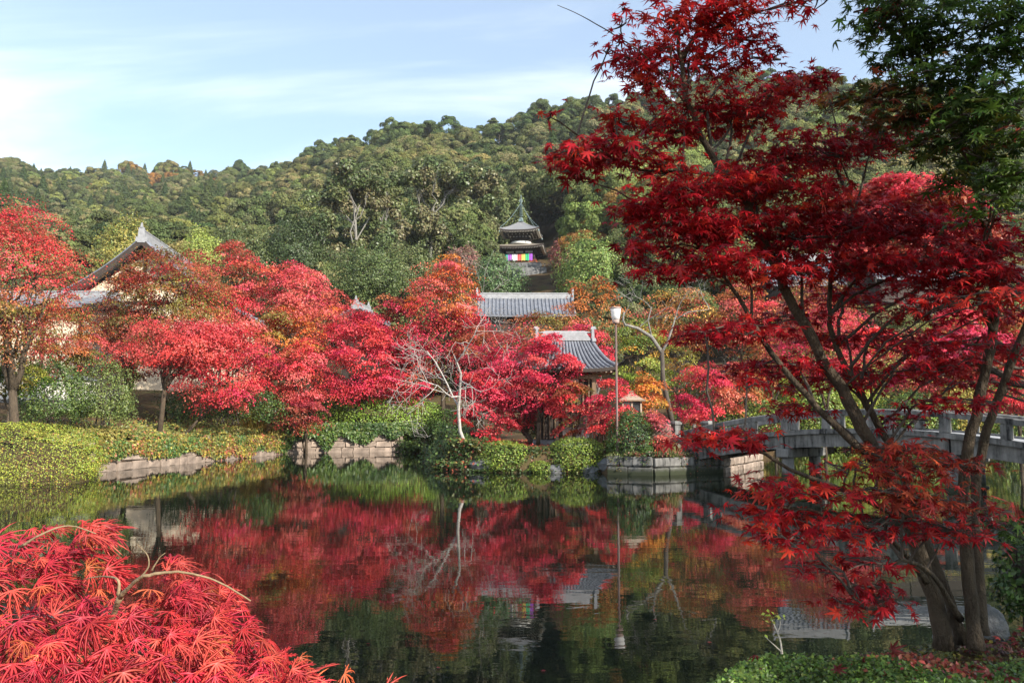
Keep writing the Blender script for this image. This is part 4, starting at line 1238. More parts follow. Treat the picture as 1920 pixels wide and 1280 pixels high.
# ------------------------------------------------------------------ the two storey pagoda on the hill
pgx, pgy = P(977, 500, 151).x, 151.0
pgb = P(977, 505, 151).z
pg = thing('pagoda', 'dark two storey pagoda with tiered roofs, spire and coloured curtain on the hillside', 'pagoda', (pgx, pgy, pgb), world_parts=False)
pg.rotation_euler = (0, 0, math.radians(-7))
q = 151 / F                                                    # metres per photo pixel at the pagoda
mb = MB(); mb.box((0, 0, -2.6), (8.6, 8.6, 6.2), 0, .97); mb.build('stone_platform', MT['stone'], pg)
mb = MB(); mb.box((0, 0, .62), (6.6, 6.6, .26)); mb.build('veranda', MT['wood'], pg)
bw = 5.4; wz = .75; wh = 2.5                                  # lower body
mb = MB(); mb.box((0, 0, wz + wh / 2), (bw - .3, bw - .3, wh)); mb.build('wall', MT['wood_dark'], pg)
for sd in range(4):
    ca, sa = math.cos(sd * PI / 2), math.sin(sd * PI / 2)
    R_ = lambda x, y: (x * ca - y * sa, x * sa + y * ca)
    for k in range(4):
        x = -bw / 2 + bw * k / 3
        if k < 3 or True:
            px_, py_ = R_(x, -bw / 2)
            if k < 3:
                mb = MB(); mb.lathe((px_, py_, wz - .1), [(.17, 0), (.17, wh)], 10); mb.build('column', MT['wood_dark'], pg, True)
    for k in range(3):
        x = -bw / 2 + bw * (k + .5) / 3
        a_, b_ = R_(x, -bw / 2 + .05)
        mb = MB(); mb.box((a_, b_, wz + wh - .45), (1.42, .1, .38), sd * PI / 2); mb.build('plaster_panel', MT['plaster_white'], pg)
        mb = MB(); mb.box((a_, b_, wz + wh - .05), (1.3, .1, .3), sd * PI / 2, .8); mb.build('plaster_panel', MT['plaster_white'], pg)
        mb = MB(); mb.box((a_, b_, wz + .45), (1.36, .12, .85), sd * PI / 2); mb.build('door_panel', MT['vermilion'], pg)
    a_, b_ = R_(0, -bw / 2 - .06)
    mb = MB(); mb.box((a_, b_, wz + wh - .22), (bw + .3, .2, .13), sd * PI / 2); mb.box((a_, b_, wz + wh - .68), (bw + .3, .16, .1), sd * PI / 2); mb.build('tie_beam', MT['wood_dark'], pg)
    mb = MB()
    for k in range(15):
        x = -3.15 + .45 * k
        c_, d_ = R_(x, -3.2); mb.box((c_, d_, .95), (.05, .05, .5), sd * PI / 2)
    c_, d_ = R_(0, -3.2); mb.box((c_, d_, 1.22), (6.5, .08, .07), sd * PI / 2); mb.box((c_, d_, 1.0), (6.5, .05, .05), sd * PI / 2)
    mb.build('veranda_rail', MT['vermilion'], pg)
# five colour curtain on the front
cc_ = [(.10, .50, .36), (.42, .13, .62), (.85, .85, .84), (.75, .13, .13), (.85, .62, .16), (.06, .52, .24), (.40, .12, .60)]
ct = [.66, 1.05, 1.45, 1.0, 1.0, 1.0, .95]; xx = -bw / 2 + .15; tot = sum(ct)
for i, (cc0, w) in enumerate(zip(cc_, ct)):
    w = w * (bw - .3) / tot
    mc = pbr('curtain_cloth_%d' % i if False else 'curtain_cloth', cc0, .85, .15, 8, .1)
    mb = MB(); n = 6
    vs = []; fs = []
    for j in range(n + 1):
        x = xx + w * j / n; y = -bw / 2 - .75 - .035 * math.sin(j * 2.1 + i)
        vs += [(x, y, wz + wh - .95), (x, y, wz + .30 + .05 * math.sin(j * 1.3 + i))]
    fs = [(2 * j, 2 * j + 2, 2 * j + 3, 2 * j + 1) for j in range(n)]
    vs2 = [(a, b_ + .03, c_) for a, b_, c_ in vs]; k0 = len(vs)
    mb.add(vs + vs2, fs + [tuple(k0 + i_ for i_ in reversed(f_)) for f_ in fs] + [(2 * j + 1, 2 * j + 3, k0 + 2 * j + 3, k0 + 2 * j + 1) for j in range(n)])
    mb.build('curtain_panel', mc, pg); xx += w
# lower roof, plaster dome, round upper storey, upper roof
z1 = wz + wh + .35
f1 = sub(roof_surface(4.75, 4.75, 1.7, 1.55, .38, .9, .62), z1)
hip_roof(pg, f1, 'copper_low', .3, 20, 8)
mb = MB()
for sd in range(4):
    ca, sa = math.cos(sd * PI / 2), math.sin(sd * PI / 2)
    for k in range(31):
        x = -4.5 + .3 * k; y = -4.35; lift = .36 * abs(x / 4.75) ** 3.5
        mb.box((x * ca - y * sa, x * sa + y * ca, z1 - .36 + lift), (.11, .6, .1), sd * PI / 2)
tag(mb.build('rafter_ends', MT['plaster'], pg), kind='stuff')
mb = MB(); mb.box((0, 0, z1 - .28), (6.4, 6.4, .35), 0, 1.12); mb.build('bracket_tier', MT['wood_dark'], pg)
z2 = z1 + 1.32
mb = MB(); mb.lathe((0, 0, z2 - .25), [(2.15, 0), (2.1, .3), (1.85, .55), (1.45, .75)], 28); mb.build('plaster_dome', MT['plaster_white'], pg, True)
mb = MB(); mb.lathe((0, 0, z2 + .48), [(1.5, 0), (1.5, 1.5)], 24); mb.build('round_wall', MT['wood_dark'], pg, True)
mb = MB(); mb.lathe((0, 0, z2 + .42), [(1.75, 0), (2.15, .06), (2.15, .14), (1.6, .16)], 28)
for k in range(20):
    w_ = 2 * PI * k / 20; mb.box((2.08 * math.cos(w_), 2.08 * math.sin(w_), z2 + .72), (.06, .06, .42), w_)
mb.lathe((0, 0, z2 + .88), [(2.04, 0), (2.12, 0), (2.12, .07), (2.04, .07)], 28, False); mb.build('balcony', MT['wood_dark'], pg)
z3 = z2 + 1.95
for lv, (w_, zz) in enumerate(((3.5, .55), (4.3, .95), (5.2, 1.32))):
    mb = MB(); mb.box((0, 0, z2 + .48 + zz), (w_, w_, .2), 0, 1.05); mb.build('bracket_tier', MT['wood_dark'], pg)
    mb = MB()
    for sd in range(4):
        ca, sa = math.cos(sd * PI / 2), math.sin(sd * PI / 2)
        for k in range(7):
            x = -w_ / 2 + w_ * k / 6; y = -w_ / 2 - .12
            mb.box((x * ca - y * sa, x * sa + y * ca, z2 + .5 + zz), (.13, .16, .13), sd * PI / 2)
    tag(mb.build('bracket_ends', MT['plaster'], pg), kind='stuff')
f2 = sub(roof_surface(3.85, 3.85, .28, 2.5, .42, 1.0, .55), z3)
hip_roof(pg, f2, 'copper', .28, 20, 10)
mb = MB()
for sd in range(4):
    ca, sa = math.cos(sd * PI / 2), math.sin(sd * PI / 2)
    for k in range(25):
        x = -3.6 + .3 * k; y = -3.5; lift = .4 * abs(x / 3.85) ** 3.5
        mb.box((x * ca - y * sa, x * sa + y * ca, z3 - .34 + lift), (.11, .55, .1), sd * PI / 2)
tag(mb.build('rafter_ends', MT['plaster'], pg), kind='stuff')
z4 = z3 + 2.5
fin = MB(); fin.box((0, 0, z4 + .12), (.95, .95, .45), 0, .8); fin.lathe((0, 0, z4 + .34), [(.42, 0), (.34, .25), (.12, .38)], 14); 
sp = fin.build('spire', MT['bronze'], pg)
mb = MB(); mb.tube([(0, 0, z4 + .5), (0, 0, z4 + 5.2)], [.10, .05], 8); mb.build('spire_shaft', MT['bronze'], sp)
for k in range(9):
    mb = MB(); r_ = .36 - .016 * k; zz = z4 + .95 + .27 * k
    mb.lathe((0, 0, zz), [(.08, .03), (r_, 0), (r_ + .03, .05), (r_, .10), (.08, .08)], 16); mb.build('spire_ring', MT['bronze'], sp)
mb = MB()
for k in range(4):
    w_ = k * PI / 2 + .4
    mb.add([(0, 0, z4 + 3.5), (.34 * math.cos(w_), .34 * math.sin(w_), z4 + 3.85), (.22 * math.cos(w_), .22 * math.sin(w_), z4 + 4.3), (0, 0, z4 + 4.5), (.02, .03, z4 + 3.9)], [(0, 1, 4), (1, 2, 4), (2, 3, 4), (3, 0, 4)])
mb.lathe((0, 0, z4 + 4.55), [(.03, 0), (.13, .12), (.03, .28), (.10, .4), (.02, .62)], 10); mb.build('spire_finial', MT['bronze'], sp)
for sx in (-1, 1):
    for sy in (-1, 1):
        a_ = Vector((0, 0, z4 + 3.6)); b_ = Vector((sx * 3.7, sy * 3.7, z3 + .45))
        mb = MB(); mb.tube([a_.lerp(b_, t) - Vector((0, 0, .55 * math.sin(PI * t))) for t in np.linspace(0, 1, 10)], .045, 5); mb.build('chain', MT['bronze'], pg)
        mb = MB(); mb.lathe((sx * 3.72, sy * 3.72, z3 - .35), [(.16, 0), (.12, .25), (.04, .36)], 8); mb.build('wind_bell', MT['bronze'], pg)
# stone terrace below it
st = thing('stone_terrace', 'grey stone terrace and steps below the pagoda', 'terrace', (pgx + 1.4, pgy - 6.5, pgb - 2.8), world_parts=False)
mb = MB(); mb.box((0, 0, .2), (6.4, 3.2, 3.0), 0, .96, .05); mb.build('terrace_base', MT['stone'], st)
for k in range(7):
    mb = MB(); mb.box((-2.4, -1.65 - .16 * k, 1.5 - .3 * k), (1.6, .34, .3)); mb.build('step', MT['stone'], st)
for k in range(6):
    mb = MB(); mb.box((-1.2 + .8 * k, -1.4, 2.05), (.12, .12, .75)); mb.build('fence_post', MT['stone'], st)
mb = MB(); mb.box((.8, -1.4, 2.3), (4.4, .08, .1)); mb.build('fence_rail', MT['stone'], st)
# ------------------------------------------------------------------ maples round the pond, from the left
maple('tall red maple with orange brown lower sprays by the white garden wall', 35, 372, 700, 150, 31, [(RED, 4, .45, 1.1), (COR, 3, .4, 1.1), (OR2, 3, -.1, .55), (OLI, 2, -.1, .5), (BRR, 2, 0, .6)], 101, base=(P(25, 780, 31).x, 31.3), tr=.17, fork=3, dens=1.9, skirt=10)
maple('rusty orange and olive maple sprays in front of the cream wall', 118, 545, 690, 78, 37, [(OR2, 3), (COR, 3), (OLI, 2), (BRR, 2)], 147, tr=.09, base=(P(130, 770, 38).x, 38.5))
maple('low green leaved maple in shade under the tall red maple', 20, 640, 720, 75, 32.5, [(GRN, 4), (YG, 2), (OLI, 1)], 102, tr=.08, base=(P(22, 770, 33).x, 33))
maple('brownish red and olive maple in front of the big tiled gable', 322, 458, 672, 126, 47, [(BRR, 4), (OLI, 3), (RED, 1.4, .5, 1.1), (OR2, 1)], 103, tr=.14, fork=3, dens=1.4)
maple('coral red spreading maple with a forked trunk above the ivy bank', 335, 592, 712, 128, 42.5, [(COR, 5), (RED, 4)], 104, base=(P(292, 775, 42).x, 42.5), tr=.13, fork=3, dens=1.2, skirt=0)
maple('crimson maple spray hanging low beside the forked trunk', 435, 600, 745, 108, 43.5, [(RED, 4), (CR, 3), (COR, 2)], 105, base=(P(335, 765, 43).x, 43.6), tr=.09)
maple('dull red maple top rising beside thin grey branches', 440, 452, 575, 72, 56, [(BRR, 4), (COR, 2), (RED, 2)], 106)
maple('coral pink maple with an orange skirt near bare branches', 552, 480, 600, 88, 55, [(COR, 5), (PNK, 3), (ORA, 2, -.1, .45)], 107, fork=3)
maple('orange and yellow green maple between red neighbours', 535, 570, 680, 85, 53, [(ORA, 3), (OR2, 3), (OLI, 2), (COR, 2), (YEO, 1)], 108)
maple('coral red maple reaching low over the end of the hedge', 568, 632, 745, 62, 50.5, [(COR, 4), (RED, 4)], 109, base=(P(565, 800, 51).x, 52.2))
maple('small dusky red maple leaning over the ivy covered wall', 560, 735, 778, 62, 50, [((.36, .05, .055), 4), (BRR, 1.5)], 110, base=(P(563, 790, 51).x, 52.6), tr=.07)
maple('bright crimson maple behind the clipped hedge', 672, 565, 742, 88, 55, [(CR, 5), (RED, 5)], 111, base=(P(690, 770, 56.5).x, 57), tr=.14, fork=3, dens=1.1)
maple('dull pinkish red maple far behind the crimson maple', 610, 540, 640, 80, 62, [(PNK, 4), (BRR, 2), (COR, 2)], 112)
maple('flame orange topped maple standing high in front of the round green bush', 832, 476, 600, 78, 57, [(COR, 4, .3, 1.1), (ORA, 4, .2, 1.1), (RED, 3, -.1, .6)], 113, fork=3, tr=.14)
maple('deep red maple directly behind the bare white tree', 832, 578, 700, 108, 57.5, [(CR, 4), (RED, 4), (BRR, 2)], 114, tr=.13, fork=3, skirt=5)
maple('dull red maple between the crimson maple and the bare tree', 745, 545, 690, 65, 58, [(BRR, 3), (CR, 2), (OR2, 1), (PNK, 2)], 115)
maple('big crimson maple on the point with low hanging sprays', 968, 612, 775, 112, 40, [(CR, 6), (PNK, 2.5), (RED, 2)], 116, base=(P(992, 815, 39.5).x, 39.5), tr=.14, fork=3, dens=1.2)
maple('crimson maple sprays hanging beside the bare white trunk', 910, 690, 815, 62, 38.5, [(CR, 5), (RED, 3)], 117, base=(P(888, 805, 38.5).x, 38.6), tr=.10)
maple('crimson maple in front of the temple roof', 1030, 622, 745, 66, 38.2, [(CR, 5), (PNK, 2), (RED, 2)], 118, dens=1.5, base=(P(1008, 815, 38.5).x, 38.4), tr=.09)
maple('red and green tinged maple below the tile roof', 1075, 705, 790, 48, 37.2, [(RED, 4), (BRR, 2), (OLI, 1.5), (ORA, 1)], 119, base=(P(1078, 815, 37).x, 37), tr=.07)
maple('scarlet maple crossing behind the lamp post', 1140, 690, 800, 50, 36.2, [(RED, 5), (CR, 3), (COR, 1)], 120, base=(P(1108, 812, 36).x, 36), tr=.07, dens=1.1)
maple('orange maple between the lamp post and the twisted trunk', 1212, 690, 770, 44, 41, [(ORA, 5), (YEO, 2.5), (COR, 1)], 121, tr=.07)
maple('crimson maple peeping out behind the temple roof', 1102, 600, 690, 55, 47, [(CR, 4), (RED, 2), (BRR, 2)], 122)
maple('scarlet and pink maple left of the bridge rail', 1318, 672, 770, 68, 45, [(RED, 5), (CR, 3), (COR, 2)], 123, tr=.09, dens=1.1)
maple('thin orange brown maple with two slim trunks', 1385, 665, 765, 56, 47, [(OR2, 4), (COR, 2), (OLI, 1), (ORA, 1)], 124, tr=.07, base=(P(1362, 800, 47).x, 47))
maple('low crimson maple behind the bridge rail', 1455, 742, 782, 36, 52, [(CR, 5), (RED, 3)], 125, tr=.05)
maple('dull orange and green maple below the long hall roof', 1015, 578, 640, 95, 60, [(OR2, 3), (OLI, 3), (BRR, 2), (COR, 1)], 126)
maple('sparse orange maple among grey branches under the round hill tree', 1110, 520, 620, 70, 62, [(OR2, 4), (ORA, 2), (OLI, 1)], 127, dens=.6)
maple('sparse orange brown maple laced with grey branches', 1270, 530, 640, 92, 60, [(OR2, 4), (OLI, 2), (YEO, 1), (COR, 1)], 128, dens=.7)
maple('orange red maple at the edge of the dark foreground leaves', 1395, 520, 640, 70, 58, [(COR, 4), (OR2, 3), (RED, 2)], 129, dens=.8)
maple('yellow green leafed tree behind the lamp', 1195, 600, 715, 62, 52, [(YG, 4), (YEO, 1.5), (GRN, 1.5)], 130, dens=.9, cat='tree', name='yellow_green_tree')
maple('yellow green thin tree behind the twisted trunk', 1275, 640, 720, 48, 56, [(YG, 3), (OLI, 2), (YEO, 1)], 131, dens=.7, cat='tree', name='yellow_green_tree')
maple('deep red maple low on the far bank behind the bridge', 1540, 560, 700, 110, 50, [(CR, 3), (RED, 3), (BRR, 1)], 132, dens=.8)
maple('pink and coral maple beyond the bridge rail', 1740, 610, 720, 85, 62, [(PNK, 3), (COR, 3), (ORA, 1)], 133, dens=.7)
maple('bright scarlet maple glowing behind the dark leaves beyond the bridge', 1905, 650, 760, 75, 44, [(RED, 4), (COR, 3)], 134, dens=.9)
# big red maple rising from the right bank, its crown spread behind the dark one
maple('large scarlet maple with a black slanting limb behind the foreground maple', 1690, 335, 500, 165, 21, [(RED, 4), (COR, 2.5), (BRR, 2), (CR, 2)], 135, base=(16.5, 17.5), tr=.20, fork=3, tmpl=TS, lsz=6.5, bark='bark_dark', dens=.8)
maple('dark red lower limbs of a maple reaching over the bridge', 1760, 560, 700, 180, 17, [(CR, 3), (RED, 3), (BRR, 2)], 136, base=(15.5, 15.0), tr=.17, fork=3, tmpl=TS, lsz=7.5, bark='bark_dark', dens=.22)
# shrub maple at the abutment
maple('small coral red bush with drooping sprays beside the bridge pillar', 1232, 768, 845, 38, 34.4, [((.50, .10, .10), 4), ((.42, .09, .07), 2), (OR2, 1)], 137, tr=.04, base=(P(1235, 850, 34.4).x, 34.5))

maple('brownish orange maple filling the gap below the big tiled gable', 250, 560, 700, 60, 51, [(BRR, 3), (OLI, 2), (OR2, 2), (RED, 1)], 140)
maple('brown and wine red maple hiding the cream gable of the big hall', 252, 492, 640, 66, 50, [(BRR, 4), (OLI, 2), (OR2, 2), (RED, 1.5)], 148, dens=1.5)
maple('dusky red maple behind the coral spreading maple', 400, 530, 680, 95, 52, [(BRR, 3), (RED, 3), (COR, 2), (OR2, 1)], 141, fork=3)
maple('red maple closing the view between the orange maple and the hedge', 490, 640, 745, 75, 54, [(RED, 4), (COR, 3), (BRR, 1)], 142)
maple('crimson maple low behind the clipped hedge', 760, 640, 745, 80, 57, [(CR, 4), (RED, 3), (BRR, 1)], 143)
maple('dull red maple half hidden behind the crimson maple point', 905, 590, 660, 65, 55, [(BRR, 3), (CR, 2), (OR2, 2)], 144)

maple('orange brown maple standing before the white ridged roof', 1525, 515, 640, 95, 62, [(OR2, 4), (COR, 2), (OLI, 2), (ORA, 1)], 145)
maple('olive and rust maple beside the thin orange trunks', 1450, 590, 700, 60, 57, [(OLI, 3), (OR2, 3), (YG, 1)], 146)

# ------------------------------------------------------------------ bare and twisted trees
bare_tree('bare white barked tree leaning over the pond in front of the crimson maples', (P(876, 838, 36.5).x, 36.5, gz(P(876, 838, 36.5).x, 36.5)), 9.6, 203, 'bark_white', .095, (-.36, -.05), 4, 4, .9, .08, L0=.48)
bare_tree('pale grey bare tree with lichened branches under the pagoda', (P(1105, 700, 58).x, 58, gz(P(1105, 700, 58).x, 58)), 10.5, 204, 'bark_grey', .14, (-.05, 0), 4, 3, .8, .1)
bare_tree('grey bare cherry tree with arching twigs among orange leaves', (P(1300, 720, 60).x, 60, gz(P(1300, 720, 60).x, 60)), 9.0, 205, 'bark_grey', .17, (.1, 0), 5, 4, .95, .02)
bare_tree('second grey bare cherry tree nearer the dark foreground leaves', (P(1380, 720, 63).x, 63, gz(P(1380, 720, 63).x, 63)), 9.5, 206, 'bark_grey', .15, (.05, 0), 4, 4, .95, .02)
bare_tree('thin grey bare tree behind the coral pink maple', (P(500, 640, 62).x, 62, gz(P(500, 640, 62).x, 62)), 10.5, 207, 'bark_grey', .12, (.05, 0), 5, 3, .8, .08)
bare_tree('thin pale bare tree beside the coral pink maple top', (P(610, 640, 64).x, 64, gz(P(610, 640, 64).x, 64)), 9.6, 208, 'bark_grey', .10, (.0, 0), 4, 3, .8, .08)
tw = P(1243, 760, 42)
twr = thing('twisted_tree', 'old twisted tree with a thick pale limb bent toward the lamp', 'tree', (tw.x, 42, gz(tw.x, 42)))
mb = MB()
def lim(pxs, d, r0, r1):
    pts = [P(a, b_, d + (c_ if c_ else 0)) for a, b_, c_ in pxs]
    n = len(pts)
    mb.tube(pts, [r0 + (r1 - r0) * i / (n - 1) for i in range(n)], 8)
lim([(1262, 800, 0), (1252, 755, 0), (1243, 710, 0), (1241, 655, 0)], 42, .15, .11)
mb.build('trunk', MT['bark_dark'], twr, True)
mb = MB(); lim([(1240, 660, 0), (1222, 632, 0), (1195, 615, -.3), (1172, 609, -.5), (1168, 600, -.5), (1170, 585, -.4)], 42, .11, .04)
lim([(1241, 660, 0), (1252, 640, .2), (1262, 610, .3), (1268, 590, .3)], 42, .08, .03)
lim([(1222, 632, 0), (1215, 600, .2), (1222, 575, .4)], 42, .05, .02)
lim([(1265, 600, .3), (1290, 585, .4), (1330, 580, .6)], 42, .04, .015)
mb.build('limbs', MT['bark_grey'], twr, True)
rr = np.random.default_rng(77); mb = MB()
for (a, b_) in ((1170, 590), (1222, 580), (1330, 580), (1268, 592), (1200, 612)):
    twig_tree(mb, rr, P(a, b_, 42.1), (rr.normal(0, .5), rr.normal(0, .4), 1), 1.6, .035, 1, 3, .9, .05, 3, 5)
mb.build('twigs', MT['bark_grey'], twr)

# ------------------------------------------------------------------ shrubs and hedges along the water
AZ = [((.18, .25, .04), 4), ((.25, .30, .05), 3), ((.11, .17, .03), 2)]
AZY = [((.36, .39, .055), 4), ((.27, .34, .05), 4), ((.44, .30, .06), 1), ((.22, .27, .04), 1.5)]
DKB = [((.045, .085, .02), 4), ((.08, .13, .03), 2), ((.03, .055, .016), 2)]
shrub('yellow green clipped azalea hedge overhanging the water below the tall red maple', 25, 793, 908, 158, 30, AZY, 301, name='azalea_hedge', power=3.2, depth=2.2, rag=.06, cat='hedge', low=-.8, dens=1.7, lsz=2.7)
shrub('bright green clipped hedge along the back of the pond', 715, 745, 838, 122, 57, [((.21, .33, .045), 4), ((.26, .36, .055), 2), ((.13, .22, .035), 3)], 302, name='clipped_hedge', power=3.4, depth=2.0, rag=.09, cat='hedge', low=-.8, dens=1.7, lsz=2.8)
shrub('shaded dark end of the hedge beside the bare tree', 850, 768, 850, 50, 54, DKB, 303, name='clipped_hedge', power=2.8, depth=2.5, rag=.12, cat='hedge', low=-.8)  # shade on this end of the hedge is put into darker leaf colours
shrub('round clipped azalea at the water edge below the crimson maple', 945, 826, 884, 55, 35.6, AZ, 304, name='azalea_bush', power=2.4, cat='azalea', low=-.7, rag=.05, dens=1.2)
shrub('larger round clipped azalea beside the tall dark bush', 1080, 819, 883, 58, 35.4, AZ, 305, name='azalea_bush', power=2.4, cat='azalea', low=-.7, rag=.05, dens=1.2)
shrub('smallest low azalea mound between the two round azaleas', 1012, 862, 887, 24, 34.7, AZY[1:2] + AZ, 306, name='azalea_bush', cat='azalea', low=-.6, rag=.05)
shrub('tall dark green camellia bush standing above the grey stone wall', 1180, 768, 868, 46, 34.2, [((.06, .11, .025), 4), ((.09, .15, .03), 2), ((.035, .06, .02), 2)], 307, name='camellia_bush', rag=.13, low=-.75, dens=1.3)
shrub('clipped bush in shade between the azalea and the camellia', 1132, 826, 875, 36, 36.2, DKB + AZ[:1], 308, name='azalea_bush', cat='azalea', low=-.7)
shrub('loose green shrub with glossy leaves in front of the white garden wall', 105, 668, 790, 66, 35, [((.10, .15, .04), 4), ((.16, .21, .05), 2), ((.05, .09, .025), 2)], 309, rag=.22, low=-.8, dens=.75, name='glossy_shrub')
shrub('second loose glossy shrub nearer the forked trunk', 195, 675, 790, 62, 37, [((.13, .17, .045), 4), ((.18, .22, .06), 2), ((.07, .10, .03), 2)], 310, rag=.22, low=-.8, dens=.75, name='glossy_shrub')
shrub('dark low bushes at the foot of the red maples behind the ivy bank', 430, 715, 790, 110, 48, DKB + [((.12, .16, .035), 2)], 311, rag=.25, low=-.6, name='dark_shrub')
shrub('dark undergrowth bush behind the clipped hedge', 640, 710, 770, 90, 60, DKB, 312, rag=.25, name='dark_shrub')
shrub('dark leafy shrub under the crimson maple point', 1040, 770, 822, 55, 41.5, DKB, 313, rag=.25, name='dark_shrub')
shrub('green shrub bank behind the bridge pillar', 1400, 745, 815, 90, 49, AZ + DKB, 314, rag=.2, name='leafy_shrub')
for i, (px, tp, bt, hw, d, cl, lab) in enumerate((
        (1510, 705, 835, 75, 60, AZ, 'green rounded shrub across the water seen under the bridge'),
        (1600, 720, 838, 60, 60, AZY, 'yellow green shrub by the far water edge beyond the bridge'),
        (1700, 735, 838, 75, 59, DKB + AZ[:1], 'dark green hedge mass beyond the bridge rail'),
        (1800, 700, 838, 60, 61, [((.42, .33, .07), 3), ((.32, .30, .06), 2)], 'golden yellow bush beyond the bridge rail'),
        (1870, 715, 835, 60, 60, AZ + DKB, 'mixed green bush at the far bank end'),
        (1660, 640, 720, 95, 70, [((.36, .36, .08), 3), ((.44, .36, .09), 2)], 'sunlit pale yellow green bush high on the far slope'),
        (1540, 630, 720, 80, 71, [((.32, .34, .08), 3), ((.22, .27, .05), 2)], 'sunlit yellow green bush on the slope behind the dark trunks'),
        (1790, 590, 690, 90, 72, [((.40, .34, .10), 3), ((.28, .30, .07), 2)], 'pale golden bush high behind the slanting limb'),
        (1420, 660, 745, 60, 66, [((.28, .26, .07), 2), ((.18, .2, .05), 2)], 'olive bush behind the thin orange maple'),
        (1900, 600, 700, 70, 74, [((.36, .34, .08), 3), ((.2, .24, .05), 2)], 'yellow tinted bush at the end of the far slope'))):
    shrub(lab, px, tp, bt, hw, d, cl, 330 + i, rag=.16, name='slope_shrub', low=-.6, lsz=4.2)
# dark evergreens and rounded trees at the foot of the hill
for i, (px, tp, bt, hw, d, cl, lab) in enumerate((
        (928, 482, 560, 54, 100, [((.085, .135, .05), 4), ((.06, .10, .04), 2)], 'dense round grey green bush tree beside the pagoda curtain'),
        (1108, 440, 560, 62, 96, [((.13, .19, .045), 4), ((.17, .20, .05), 2)], 'rounded yellow green tree beside the pagoda terrace'),
        (690, 462, 560, 75, 92, [((.085, .11, .035), 4), ((.055, .08, .025), 2)], 'broad dark olive tree above the pink maples'),
        (770, 455, 560, 60, 98, [((.10, .115, .04), 4), ((.06, .08, .025), 2)], 'olive tree beside the flame orange maple top'),
        (380, 430, 520, 36, 80, [((.22, .26, .06), 4), ((.26, .26, .06), 1)], 'small bright yellow green tree behind the tiled gable'),
        (235, 405, 520, 55, 86, [((.24, .21, .05), 3), ((.13, .15, .04), 2)], 'golden layered pine behind the hall roof'),
        (450, 420, 540, 70, 100, [((.085, .10, .035), 4), ((.055, .075, .025), 2)], 'domed dark olive tree behind the dull red maple'),
        (560, 400, 540, 70, 104, [((.05, .07, .025), 4), ((.035, .05, .018), 2)], 'deep green tree behind the bare grey twigs'),
        (870, 460, 520, 40, 104, [((.21, .10, .085), 3), ((.16, .12, .08), 2)], 'thin pinkish bare crowned tree behind the orange maple'),
        (1060, 440, 500, 30, 142, [((.27, .085, .075), 3), ((.22, .11, .08), 2)], 'pinkish red thin tree right beside the pagoda'))):
    shrub(lab, px, tp, bt, hw, d, [(tuple(1.35 * v for v in c_), w_) for c_, w_ in cl], 360 + i, rag=.30, name='hill_foot_tree', low=-.7, cat='tree', lsz=3.6, mat='shrub')
# tall pale trunked evergreens
def tall_tree(label, px, top, base_py, d, hw, seed, lean=0.0, cols=((.14, .155, .06), (.10, .13, .048), (.17, .155, .075)), vis=.45):
    rng = np.random.default_rng(seed)
    x = P(px, 600, d).x; zg = gz(x, d); zt = P(px, top, d).z
    root = thing('tall_evergreen', label, 'tree', (x, d, zg))
    mb = MB(); H = zt - zg
    pts = [Vector((x, d, zg - .3)), Vector((x + lean * .3, d, zg + H * .3)), Vector((x + lean * .7 + .2, d, zg + H * .55)), Vector((x + lean, d, zg + H * .72))]
    mb.tube(pts, [.30, .25, .19, .12], 8); mb.build('trunk', MT['bark_grey'], root, True)
    mb = MB(); R = hw * d / F; blobs = []
    for k in range(9):
        w_ = rng.uniform(0, 2 * PI); rr_ = R * rng.uniform(.35, .95)
        s_ = pts[1].lerp(pts[3], rng.uniform(.35, 1)); e_ = Vector((x + lean + math.cos(w_) * rr_, d + math.sin(w_) * rr_ * .8, zg + H * rng.uniform(.72, .93)))
        mb.tube(limb(s_, e_, .05, rng, 5, .1), [.13, .11, .09, .07, .05, .03], 5, cap=False); blobs.append(e_)
        for q_ in range(3):
            e2 = e_ + Vector(rng.normal(0, R * .22, 3)); mb.tube([e_.lerp(s_, .3), e_.lerp(e2, .5), e2], [.06, .04, .02], 4, cap=False)
    for k in range(7):
        w_ = rng.uniform(0, 2 * PI); rr_ = R * rng.uniform(.3, .75); b0_ = pts[1].lerp(pts[2], rng.uniform(.1, .9))
        e_ = b0_ + Vector((math.cos(w_) * rr_, math.sin(w_) * rr_, rng.uniform(0, 1.5))); mb.tube(limb(b0_, e_, .05, rng, 4, .1), [.08, .06, .05, .03, .02], 5, cap=False); blobs.append(e_)
    mb.build('limbs', MT['bark_grey'], root, True)
    n = 18000; nb = 58
    cen = np.array([tuple(b) for b in blobs])[rng.integers(0, len(blobs), nb)] + rng.normal(0, R * .24, (nb, 3)) * np.array([1, 1, .6]) + np.array([0, 0, R * .12])
    idx = rng.integers(0, nb, n); v = unit(rdir(rng, n) + np.array([0, 0, .35]))
    pos = cen[idx] + v * R * .26 * rng.uniform(.7, 1.0, (n, 1)) * np.array([1.1, 1.1, .95])
    ci = np.array(cols)[rng.integers(0, len(cols), nb)]
    me = leaf_mesh('foliage', [leaf_arrays(pos, unit(v + np.array([0, 0, .3]) + rng.normal(0, .45, (n, 3))), rdir(rng, n), 3.6 * d / F * rng.uniform(.7, 1.3, n), jitter_col(rng, ci[idx], n, .2, .06), TQ)])
    tag(link('foliage', me, MT['shrub'], root), kind='stuff')
tall_tree('tall evergreen with a white lower trunk and umbrella crown above the pink maples', 662, 312, 470, 112, 68, 401)
tall_tree('tall evergreen with a slim curved white trunk beside the umbrella crowned one', 716, 322, 460, 116, 48, 402, lean=-.6)
tall_tree('broad crowned evergreen with slanting pale limbs left of the pagoda', 800, 312, 470, 122, 62, 403, lean=.9)
